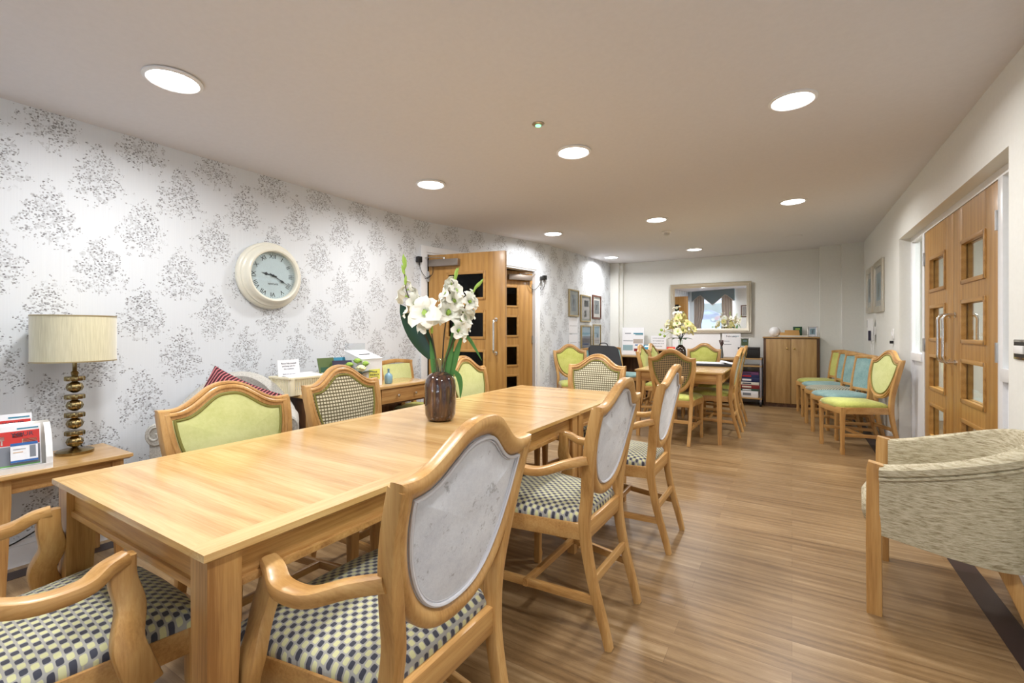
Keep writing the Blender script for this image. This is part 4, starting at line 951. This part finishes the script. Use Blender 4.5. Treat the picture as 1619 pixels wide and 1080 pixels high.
mb = MB(); c = [P[i]+Vector((-tang(i).y, tang(i).x, 0))*.040+Vector((0, 0, top_z(P[i].y)-.05)) for i in range(n)]; mb.tube(c, .006, 6); obj('piping', mb, 'tweed', shell)
mb = MB(); lp = [Vector((x, y, .0)) for x, y in [(-.26, -.29), (-.2, -.33), (0, -.345), (.2, -.33), (.26, -.29), (.26, -.1), (.2, .08), (.1, .13), (-.1, .13), (-.2, .08), (-.26, -.1)]]
mb.rings([[Vector((p.x*k, p.y*k, z)) for p in lp] for k, z in ((.94, .335), (1, .35), (1.03, .39), (1.03, .43), (.98, .455), (.85, .47), (.6, .48), (.02, .485))]); obj('seat', mb, 'tweed', t)
for s in (-1, 1):
    mb = MB(); mb.bar([(s*.30, -.29, 0), (s*.30, -.292, .3), (s*.30, -.29, .60), (s*.30, -.285, .624)], [.034, .046, .048, .044], .052, up=(0, 1, 0), r=.2); obj('leg', mb, 'beechZ', t)
    mb = MB(); mb.bar([(s*.235, .185, 0), (s*.235, .14, .15), (s*.225, .085, .30), (s*.225, .07, .345)], [.030, .040, .05, .05], [.034, .044, .052, .052], up=(0, 1, 0), r=.2); obj('leg', mb, 'beechZ', t)

# ------------------------------------------------------------------ framed prints
def picture(label, loc, rz, w, h, fw, frame, mount, inner, grp, mw=.03, name='framed_picture', tilt=0):
    t = thing(name, label, 'picture', loc, rz, grp, rx=tilt); mb = MB()   # faces -y, back at y=0
    for s in (-1, 1):
        mb.box((s*(w/2-fw/2), -.012, h/2), (fw, .024, h), .003); mb.box((0, -.012, h/2+s*(h/2-fw/2)), (w-2*fw, .024, fw), .003)
    obj('frame', mb, frame, t)
    mb = MB(); mb.b2(-w/2+fw, w/2-fw, -.010, -.002, fw, h-fw); obj('mount', mb, mount, t)
    mb = MB(); e = fw+mw
    for m, a, b, c, d in inner:
        mb.use(m); mb.b2(lerp(-w/2+e, w/2-e, a), lerp(-w/2+e, w/2-e, b), -.012, -.0102, lerp(e, h-e, c), lerp(e, h-e, d))
    obj('print', mb, None, t)
    mb = MB(); mb.b2(-w/2+fw, w/2-fw, -.0155, -.0145, fw, h-fw); obj('glass', mb, 'acrylic', t)
    return t
GP = 'framed prints on the far papered wall'; xw = -2.919
picture('tall gilt-framed grey-green print, leftmost and highest by the far papered wall', (xw, 6.62, 1.392), RD(90), .38, .42, .022, 'gold_frame', 'grey_mount', [('print_a', .2, .8, .1, .9), ('mount_cream', .4, .55, .3, .75)], GP)
picture('tall brown-gilt framed print with pale figure, in the middle of the upper row', (xw, 7.10, 1.315), RD(90), .42, .44, .022, 'gold_frame', 'grey_mount', [('print_b', 0, 1, 0, 1), ('petal_pink', .3, .6, .1, .4), ('print_d', .3, .9, .6, .9)], GP)
picture('dark red-framed print with cream mount, rightmost of the upper row', (xw, 7.60, 1.375), RD(90), .40, .41, .03, 'dark_frame', 'mount_cream', [('print_a', 0, 1, 0, 1), ('mount_cream', .35, .6, .35, .7)], GP, .06)
picture('gilt-framed dark landscape, left of the lower pair by the black case', (xw, 7.12, .86), RD(90), .43, .40, .022, 'gold_frame', 'grey_mount', [('print_c', 0, 1, 0, .55), ('print_d', 0, 1, .55, 1)], GP, .012)
picture('narrow gilt-framed seascape, right of the lower pair above the black case', (xw, 7.61, .91), RD(90), .36, .37, .018, 'gold_frame', 'mount_cream', [('print_d', .1, .9, .35, 1), ('print_b', .1, .9, 0, .35), ('teal_print', .5, .7, .35, .55)], GP, .02)
wallprint('notice', 'white sheet of paper pinned below the leftmost gilt print', 'notice', (xw+.002, 6.62, 1.13), RD(90), 0, .34, .24, .002, 'paper', [('grey_print', -.4, .4, .48, .5)])
wallprint('notice', 'second white sheet pinned lower on the wall, under the first sheet', 'notice', (xw+.002, 6.62, .87), RD(90), 0, .34, .24, .002, 'paper', [('grey_print', -.4, .4, .48, .49)])
GQ = 'pair of pictures on the right wall'
picture('distressed cream-gold framed picture on the right wall, nearer the far corner', (XR-.001, 7.50, 1.40), RD(-90), .50, .58, .07, 'champagne_frame', 'mount_cream', [('print_d', .1, .9, .1, .9), ('mount_cream', .3, .7, .3, .7)], GQ, .03)
picture('distressed cream-gold framed picture on the right wall, nearer the double doors', (XR-.001, 6.78, 1.385), RD(-90), .62, .60, .07, 'champagne_frame', 'mount_cream', [('print_d', .1, .9, .1, .9), ('olive_print', .35, .6, .2, .6)], GQ, .03)
# call handset, switch, door release
t = thing('call_handset', 'white nurse-call handset hanging on the right wall below pictures', 'handset', (XR-.001, 7.12, 1.17), RD(-90))
mb = MB(); mb.b2(-.05, .05, -.02, 0, -.05, .05, .004); obj('wall_plate', mb, 'white_plastic', t)
mb = MB(); mb.prism([(-.035, -.11), (.035, -.13), (.05, .05), (.02, .14), (-.03, .15), (-.05, .06)], .05, 'XZ', -.075); obj('handset_body', mb, 'white_plastic', t)
mb = MB(); mb.b2(-.055, -.04, -.076, -.05, .04, .13); mb.b2(.04, .055, -.076, -.05, -.12, .0); obj('grip_trim', mb, 'dark_print', t)
mb = MB(); mb.tube(catmull([(0, -.04, -.12), (.01, -.04, -.3), (.02, -.035, -.42), (.04, -.03, -.28), (.045, -.012, -.04)], 6), .004, 6); obj('cable', mb, 'white_plastic', t)
t = thing('light_switch', 'white light switch on the right wall before the double doors', 'light switch', (XR-.001, 5.95, 1.14), RD(-90))
mb = MB(); mb.b2(-.05, .05, -.010, 0, -.05, .05, .003); obj('plate', mb, 'white_plastic', t); mb = MB(); mb.b2(-.012, .012, -.016, -.008, -.02, .02, .002); obj('rocker', mb, 'white_paint', t)
mb = MB(); mb.b2(-.012, .014, -.03, -.002, -.10, -.07, .003); obj('cord_toggle', mb, 'black_plastic', t)
t = thing('door_release', 'chrome double switch plate at the right edge by the doors', 'switch', (XR-.001, 2.925, 1.085), RD(-90))
mb = MB(); mb.b2(-.073, .073, -.006, 0, -.045, .045, .004); obj('plate', mb, 'chrome', t)
mb = MB(); mb.b2(-.05, .05, -.014, -.005, -.018, .018, .003); obj('rocker', mb, 'white_plastic', t)
mb = MB(); mb.b2(-.062, .062, -.0065, -.0055, -.034, .034); obj('inset', mb, 'black_plastic', t)

# ------------------------------------------------------------------ mirror
t = thing('wall_mirror', 'large mirror in a champagne moulded frame on the far wall', 'mirror', (-1.20, YB-.035, 1.135), 0, None, rx=RD(.9))
w, h, fw = 1.28, .85, .075; mb = MB()
def mitred(mb, w, h, prof, seg=1):
    corners = [(-1, -1), (1, -1), (1, 1), (-1, 1)]; rings = []
    for cx, cz in corners: rings.append([Vector((cx*(w/2-d), y, h/2+cz*(h/2-d))) for d, y in prof])
    mb.rings(rings, loop=True, smooth=False)
mitred(mb, w, h, [(0, 0), (0, -.018), (.010, -.028), (.022, -.022), (.034, -.034), (.052, -.030), (.062, -.018), (fw, -.014), (fw, 0)]); obj('frame', mb, 'champagne_frame', t)
mb = MB(); mb.b2(-w/2+fw-.004, w/2-fw+.004, -.010, -.006, fw-.004, h-fw+.004); obj('mirror_glass', mb, 'mirror_glass', t)

# ------------------------------------------------------------------ far wall: desk, boards, trolley, cupboard
t = thing('long_desk', 'long dark-fronted desk against the far wall under the mirror', 'desk', (-1.72, 8.22, 0))
mb = MB(); mb.b2(-1.03, .93, -.22, .22, .70, .725, .003); obj('desktop', mb, 'cabX', t)
mb = MB(); mb.b2(-1.0, -.975, -.2, .22, 0, .70); mb.b2(-.02, .02, -.18, .22, 0, .70); mb.b2(.89, .92, -.2, .22, 0, .70); mb.b2(-1.0, .9, .19, .22, .05, .70); mb.b2(-.95, .88, -.15, .19, .05, .08)
obj('body', mb, 'darkwood_shadeZ', t)
t = thing('pigeonhole_shelf', 'low brown letter shelf standing on the long desk', 'shelf', (-1.98, 8.27, .725))
mb = MB(); mb.b2(-.32, .32, -.12, .15, .095, .112, .002); mb.b2(-.32, .32, -.12, .15, 0, .012); [mb.b2(x-.008, x+.008, -.12, .15, .012, .095) for x in (-.312, -.1, .1, .312)]; obj('carcass', mb, 'cabX', t)
mb = MB(); mb.b2(-.30, .30, .14, .15, .012, .095); obj('back_panel', mb, 'darkwood_shadeZ', t)
BP = 'white boards propped on the long desk'
yb_ = 8.40
wallprint('display_board', 'white display board with clipped leaflets, left end of long desk', 'display board', (-2.49, 8.32, .73), 0, RD(-4), .40, .50, .008, 'paper',
          [('teal_print', .02, .46, .76, .80), ('print_d', .10, .46, .72, .77), ('grey_print', -.38, -.1, .77, .80), ('grey_print', -.45, .0, .5, .52), ('print_b', .02, .46, .42, .58), ('blue_print', .10, .40, .34, .38), ('game_red', .06, .42, .13, .23), ('print_d', -.46, .0, .16, .36)], None, BP)
wallprint('display_board', 'white typed board behind the letter shelf', 'display board', (-2.05, 8.41, .84), 0, RD(-3), .27, .24, .006, 'paper', None,
          [('notices and events', .82, .028), ('for residents and', .62, .028), ('families this week', .42, .028), ('all welcome', .22, .028)], BP)
wallprint('display_board', 'plain white board leaning in the middle behind the dark vase', 'display board', (-1.42, 8.42, .73), 0, RD(-2), .78, .42, .006, 'paper', [('grey_print', -.38, -.2, .30, .31), ('grey_print', .1, .3, .5, .51)], None, BP)
wallprint('display_board', 'white printed poster board right of the dried posy', 'display board', (-.86, 8.405, .73), 0, RD(-3), .28, .40, .006, 'paper', [('print_d', .08, .42, .86, .89), ('grey_print', -.4, -.1, .66, .68), ('grey_print', -.4, 0, .52, .54), ('green_book', .38, .48, .15, .38)], [('February', .87, .045)], BP)
wallprint('leaflet', 'red and blue leaflet stack on the letter shelf', 'leaflet', (-1.80, 8.25, .838), RD(10), RD(-60), .14, .10, .01, 'red_print', [('balsa', -.3, .3, .2, .6)])
wallprint('leaflet', 'teal leaflet at the left end of the letter shelf', 'leaflet', (-2.24, 8.25, .838), RD(-8), RD(-50), .13, .12, .01, 'teal_print', [('paper', -.3, .3, .5, .8)])
t = thing('flower_vase', 'slim grey-brown vase with dried flowers on the long desk', 'vase', (-.98, 8.16, .725))
mb = MB(); mb.lathe([(0, 0), (.026, 0), (.03, .05), (.022, .13), (.016, .18), (.02, .19)], (0, 0, 0), 16); obj('vase_body', mb, 'print_a', t)
mb = MB()
for k in range(9): a = k*.7; mb.use('dried_flower'); mb.tube([(0, 0, .17), (.03*cos(a), .03*sin(a), .25+.02*(k % 3))], [.002, .010], 6)
obj('dried_flowers', mb, None, t)
t = thing('trolley', 'grey metal games trolley with wooden shelves beside the cupboard', 'trolley', (-.58, 8.20, 0))
mb = MB()
for sx in (-1, 1):
    for sy in (-1, 1): mb.box((sx*.17, sy*.17, .40), (.028, .028, .68), .003)
    mb.tube([(sx*.17, -.17, .10), (sx*.17, .17, .10)], .012, 8)
obj('frame', mb, 'trolley_grey', t)
for z in (.12, .62, .735):
    mb = MB(); mb.b2(-.185, .185, -.185, .185, z-.012, z+.008, .002); obj('shelf', mb, 'cabX', t)
for sx in (-1, 1):
    for sy in (-1, 1):
        mb = MB(); mb.lathe([(0, -.014), (.034, -.014), (.034, .014), (0, .014)], (sx*.17, sy*.17, .035), 18, axis='X'); obj('caster', mb, 'rubber', t)
GB = 'boxed games on the trolley'; z = .129
for hgt, m, m2, lb, wd in [(.10, 'paper', 'grey_print', 'white box at the bottom of the trolley stack', .25), (.035, 'ply_green', 'paper', 'thin green box above the white box on the trolley', .27),
                       (.06, 'game_red', 'mount_cream', 'dark red game box in the trolley stack', .29), (.045, 'mount_cream', 'ink', 'cream game box with dark lettering in the trolley stack', .27),
                       (.07, 'game_blue', 'paper', 'dark blue game box with white print', .28), (.045, 'game_blue', 'red_print', 'navy game box under the purple one', .27), (.04, 'purple_print', 'dark_print', 'purple box on top of the trolley stack', .26)]:
    mb = MB(); mb.use(m); mb.b2(-wd/2, wd/2, -.15, .14, 0, hgt-.001, .002); mb.use(m2); mb.b2(-wd*.35, wd*.1, -.1515, -.15, hgt*.3, hgt*.7)
    o = obj('game_box', mb); o.location = (-.57, 8.20, z); tag(o, lb, 'game box', GB); z += hgt
mb = MB(); mb.use('black_plastic'); mb.b2(-.13, .15, -.13, .13, 0, .165, .004); mb.b2(-.15, .15, -.135, -.13, .13, .165, .001)
o = obj('storage_box', mb); o.location = (-.58, 8.18, .744); tag(o, 'black storage box on top of the games trolley', 'box')
picture('small photo frame with green picture standing on the black box', (-.64, 8.17, .910), RD(4), .14, .15, .014, 'silver_frame', 'paper', [('olive_print', 0, 1, 0, 1), ('print_d', .2, .8, .55, .85)], None, .006, 'photo_frame', RD(-8))
# cupboard
t = thing('cupboard', 'oak two-door cupboard with brass knobs against the far wall', 'cupboard', (-.015, 8.31, 0))
w2, d2, hh = .365, .15, 1.055
mb = MB(); mb.b2(-w2, w2, -d2, d2, .03, hh, .002); mb.b2(-w2+.01, w2-.01, -d2+.015, d2, 0, .03); obj('carcass', mb, 'darkwood_shadeZ', t)  # carcass coloured dark so the door gap carries painted shade
mb = MB(); mb.b2(-w2-.012, w2+.005, -d2-.02, d2, hh, hh+.02, .003); obj('top_board', mb, 'cabX', t)
for s in (-1, 1):
    mb = MB(); mb.b2(min(s*.004, s*(w2-.035)), max(s*.004, s*(w2-.035)), -d2-.018, -d2, .06, hh-.012, .002); dd = obj('door', mb, 'cabZ', t)
    mb = MB(); mb.lathe([(.004, 0), (.005, -.012), (.013, -.018), (.013, -.026), (.006, -.032), (0, -.033)], (s*.045, -d2-.018, .90), 14, axis='Y'); obj('knob', mb, 'brass', dd)
zc = 1.076
mb = MB(); mb.lathe([(0, 0), (.03, 0), (.06, .02), (.076, .06), (.078, .085), (.066, .125), (.035, .15), (0, .156)], (0, 0, 0), 32); mb.lathe([(.0, -.0), (.035, 0), (.035, .006), (0, .006)], (0, 0, 0), 20)
o = obj('globe_lamp', mb, 'globe'); o.location = (-.23, 8.28, zc); tag(o, 'round white globe lamp on top of the cupboard', 'lamp')
mb = MB(); mb.b2(-.19, .19, -.10, .10, 0, .022, .003); o = obj('tray', mb, 'mount_cream'); o.location = (.02, 8.26, zc); tag(o, 'pale flat box on top of the cupboard under wooden boxes', 'box')
for (x, zz, w_, h_, lb) in ((-.03, .0225, .26, .045, 'long light wooden box lying on the pale flat box'), (0, .068, .19, .035, 'smaller light wooden box stacked on the long wooden box')):
    mb = MB(); mb.b2(-w_/2, w_/2, -.06, .06, 0, h_*.6, .002); mb.b2(-w_/2, w_/2, -.06, .06, h_*.64, h_, .002); mb.b2(-w_/2+.003, w_/2-.003, -.057, .057, h_*.5, h_*.7)
    o = obj('wooden_box', mb, 'balsa'); o.location = (x, 8.24, zc+zz); tag(o, lb, 'wooden box', 'wooden boxes on the cupboard')
mb = MB(); mb.use('green_book'); mb.b2(-.06, .06, -.012, .012, 0, .155, .002); mb.use('paper'); mb.b2(-.057, .062, -.009, .009, .003, .152); mb.use('bud_green'); mb.b2(-.03, .03, -.0135, -.012, .11, .13)
o = obj('book', mb); o.location = (.075, 8.41, zc+.001); o.rotation_euler = (RD(-4), 0, 0); tag(o, 'dark green book standing at the back of the cupboard top', 'book')
picture('white and silver photo frame with pale drawing on the cupboard', (.265, 8.28, zc+.002), RD(-6), .13, .16, .012, 'silver_frame', 'paper', [('print_d', .1, .9, .1, .9), ('grey_print', .4, .6, .2, .7)], None, .012, 'photo_frame', RD(-10))

# ------------------------------------------------------------------ on the small table
t = thing('flower_vase', 'black bottle-shaped vase on the small table', 'vase', (-1.22, 6.15, .74))
mb = MB(); mb.lathe([(0, 0), (.055, 0), (.066, .02), (.07, .10), (.068, .17), (.055, .215), (.032, .24), (.024, .25)], (0, 0, 0), 28); obj('body', mb, 'dark_vase', t)
mb = MB(); mb.lathe([(.024, .25), (.026, .29), (.032, .31)], (0, 0, 0), 24); obj('neck', mb, 'vase_clear', t)
t = thing('flower_bouquet', 'cream and yellow orchid bouquet in the black vase', 'flowers', (-1.22, 6.15, .96))
mb = MB()
for k in range(7):
    a = k*.9; mb.tube(catmull([(0, 0, 0), (.01*cos(a), .01*sin(a), .1), (.09*cos(a), .09*sin(a), .24+.03*(k % 3))], 4), .004, 6)
obj('stems', mb, 'leaf_dark', t)
mb = MB(); random.seed(3)
for k in range(26):
    a = random.uniform(0, 2*pi); r = random.uniform(.02, .17); z = .12+random.uniform(0, .26)*(1-r*2.2)+.06
    floret(mb, (r*cos(a), r*sin(a), z), (cos(a), sin(a), .5), .05, random.choice(['petal_cream', 'petal_yellow', 'petal_yellow', 'petal_white']))
floret(mb, (-.04, 0, .42), (0, -.4, 1), .055); floret(mb, (-.05, .02, .49), (-.2, 0, 1), .05)
obj('blossoms', mb, None, t)
mb = MB()
for a, l_, w_ in ((.2, .16, .08), (1.4, .14, .07), (2.9, .2, .05), (4.1, .15, .07), (5.3, .17, .08)): leaf(mb, (0, 0, .10), (cos(a), sin(a), .35), l_, w_, 'leaf_dark', .35)
for p in ((-.24, .0, .20), (-.27, .05, .14), (-.20, 0, .12)): mb.use('bud_green'); mb.lathe([(0, 0), (.018, .012), (.016, .03), (0, .04)], p, 8); mb.tube([(0, 0, .12), (p[0]*.6, p[1], .2), (p[0], p[1], p[2]+.01)], .002, 5)
obj('leaves', mb, None, t)
t = thing('presentation_case', 'open black case with white papers lying on the small table', 'case', (-.90, 6.12, .741), RD(4))
mb = MB(); mb.b2(-.30, .30, -.17, .17, 0, .03, .006); obj('case_body', mb, 'black_leather', t)
mb = MB(); mb.b2(-.27, .20, -.13, .15, .030, .036); mb.box((.22, 0, .045), (.14, .26, .004), 0, (0, RD(12), 0)); obj('papers', mb, 'paper', t)
# black portfolio case on the chair
t = thing('portfolio_case', 'black portfolio case leaning upright on a chair by the far papered wall', 'bag', (-2.38, 6.60, .545), RD(38), None, rx=RD(-16))
mb = MB(); mb.prism([(-.24, 0), (.27, 0), (.22, .36), (.17, .40), (-.20, .42), (-.24, .38)], .05, 'XZ', -.025); bmesh.ops.bevel(mb.bm, geom=mb.bm.edges[:], offset=.008, segments=2, affect='EDGES'); obj('case_body', mb, 'black_leather', t)
mb = MB(); mb.tube(catmull([(-.07, 0, .405), (-.05, 0, .445), (0, 0, .455), (.05, 0, .445), (.07, 0, .40)], 5), .008, 8); obj('handle', mb, 'black_leather', t)

# ------------------------------------------------------------------ behind the viewpoint: curtains, sill flowers (seen in the mirror)
for i, (x0, x1) in enumerate(WN):
    side = 'left' if i == 0 else 'right'
    t = thing('curtains', 'beige curtains with draped grey pelmet on the %s window, seen in the mirror' % side if i == 0 else 'beige curtains at the second window beside the viewpoint', 'curtains', ((x0+x1)/2, YF+.10, 0))
    hw = (x1-x0)/2+.10
    for s in (-1, 1):
        mb = MB(); rows = []
        for j in range(9):
            z = lerp(2.3, .35, j/8); pinch = 1-.35*math.exp(-((z-1.0)/.35)**2); row = []
            for k in range(33):
                u = k/32; x = s*(hw-u*.36*pinch); row.append(Vector((x, .03*sin(u*26)+.05, z)))
            rows.append(row)
        mb.rings(rows, closed=False, cap=False)
        mb.rings([[p+Vector((0, -.006, 0)) for p in r] for r in rows], closed=False, cap=False); obj('curtain', mb, 'curtain', t)
    mb = MB()
    W_ = hw+.06; pts = [(-W_, 2.38), (W_, 2.38), (W_, 1.92), (W_-.22, 2.12), (W_-.30, 2.16), (0, 1.80), (-W_+.30, 2.16), (-W_+.22, 2.12), (-W_, 1.92)]
    mb.prism(pts, .03, 'XZ', .12); mb.b2(-W_, -W_+.02, -.08, .12, 1.95, 2.38); mb.b2(W_-.02, W_, -.08, .12, 1.95, 2.38); obj('pelmet', mb, 'pelmet', t)
    mb = MB(); e = pts[2:]
    for a, b in zip(e, e[1:]): mb.tube([(a[0], .155, a[1]), (b[0], .155, b[1])], .012, 6)
    obj('pelmet_fringe', mb, 'curtain', t)
picture('slim framed picture beside the curtained window, seen in the mirror', (-1.42, YF+.001, 1.35), RD(180), .26, .42, .03, 'dark_frame', 'mount_cream', [('print_b', 0, 1, 0, 1)], None)
mb = MB()
nxg = 2
mb.poly([(-40, -1.6, -.25), (30, -1.6, -.25), (30, -70, 1.1), (-40, -70, 1.1)]); mb.poly([(-40, -1.6, -.35), (30, -1.6, -.35), (30, -70, 1.0), (-40, -70, 1.0)]); struct('ground', mb, 'tarmac')
mb = MB(); mb.b2(-40, 30, -68, -66, .9, 3.4); struct('hedge_row', mb, 'hedge')
def car(label, x, y, z, rz, body):
    t = thing('car', label, 'car', (x, y, z), rz)
    prof = [(-2.0, .35), (-2.05, .62), (-1.85, .82), (-1.1, .95), (-.45, 1.38), (.0, 1.47), (.9, 1.46), (1.55, 1.18), (1.95, .98), (2.05, .60), (2.0, .35)]
    mb = MB(); rings = []
    for yv, k in ((-.82, .95), (-.78, 1), (.78, 1), (.82, .95)): rings.append([Vector((px*k if False else px, yv, .35+(pz-.35)*k)) for px, pz in prof])
    mb.rings(rings, smooth=False); obj('body', mb, body, t)
    mb = MB()
    for s in (-1, 1): mb.prism([(-.98, .98), (-.42, 1.32), (.9, 1.38), (1.4, 1.15), (1.2, .98)], .01, 'XZ', s*.83-.005)
    obj('side_window', mb, 'car_glass', t)
    for sx in (-1.25, 1.25):
        for s in (-1, 1):
            mb = MB(); mb.lathe([(0, -.1), (.2, -.1), (.32, -.09), (.32, .09), (.2, .1), (0, .1)], (sx, s*.76, .32), 20, axis='Y'); wl = obj('wheel', mb, 'rubber', t)
            mb = MB(); mb.lathe([(0, -.11), (.18, -.105), (.18, .105), (0, .11)], (sx, s*.76, .32), 12, axis='Y'); obj('wheel_trim', mb, 'steel', wl)
car('blue hatchback parked outside, seen through the window in the mirror', -9.4, -44, .58, RD(0), 'car_blue')
car('red hatchback parked nearer outside, seen in the mirror', -5.5, -41, .50, RD(8), 'car_red')
# lobby furniture glimpsed through the right doors
make_chair('green-seated chair in the lobby seen through the double door glass', 'shield', False, 'seat_lime', 'velvet_lime', 'velvet_silver', GG, GV, (1.75, 4.3, 0), RD(-60), None)
# black plugs beside the left doors
for p, rz, lb in ((onAB(.04, .001, 1.90), 0, 'black plug on the wall left of the opened door'), (onAB(LAB-.14, .001, 1.90), 0, 'black plug on the wall right of the left double doors')):
    t = thing('power_plug', lb, 'plug', p, math.atan2(dAB.y, dAB.x)+pi if False else math.atan2(dAB.y, dAB.x))
    mb = MB(); mb.b2(-.025, .025, -.05, 0, -.03, .03, .006); mb.tube([(0, -.03, -.03), (0, -.03, -.055)], .007, 8); obj('plug_body', mb, 'black_plastic', t)
    sg = 1 if 'left of' in lb else -1
    mb = MB(); mb.tube(catmull([(0, -.03, -.05), (sg*.03, -.035, -.13), (sg*.09, -.04, -.18), (sg*.14, -.05, -.14)], 5), .003, 6); obj('cord', mb, 'black_plastic', t)
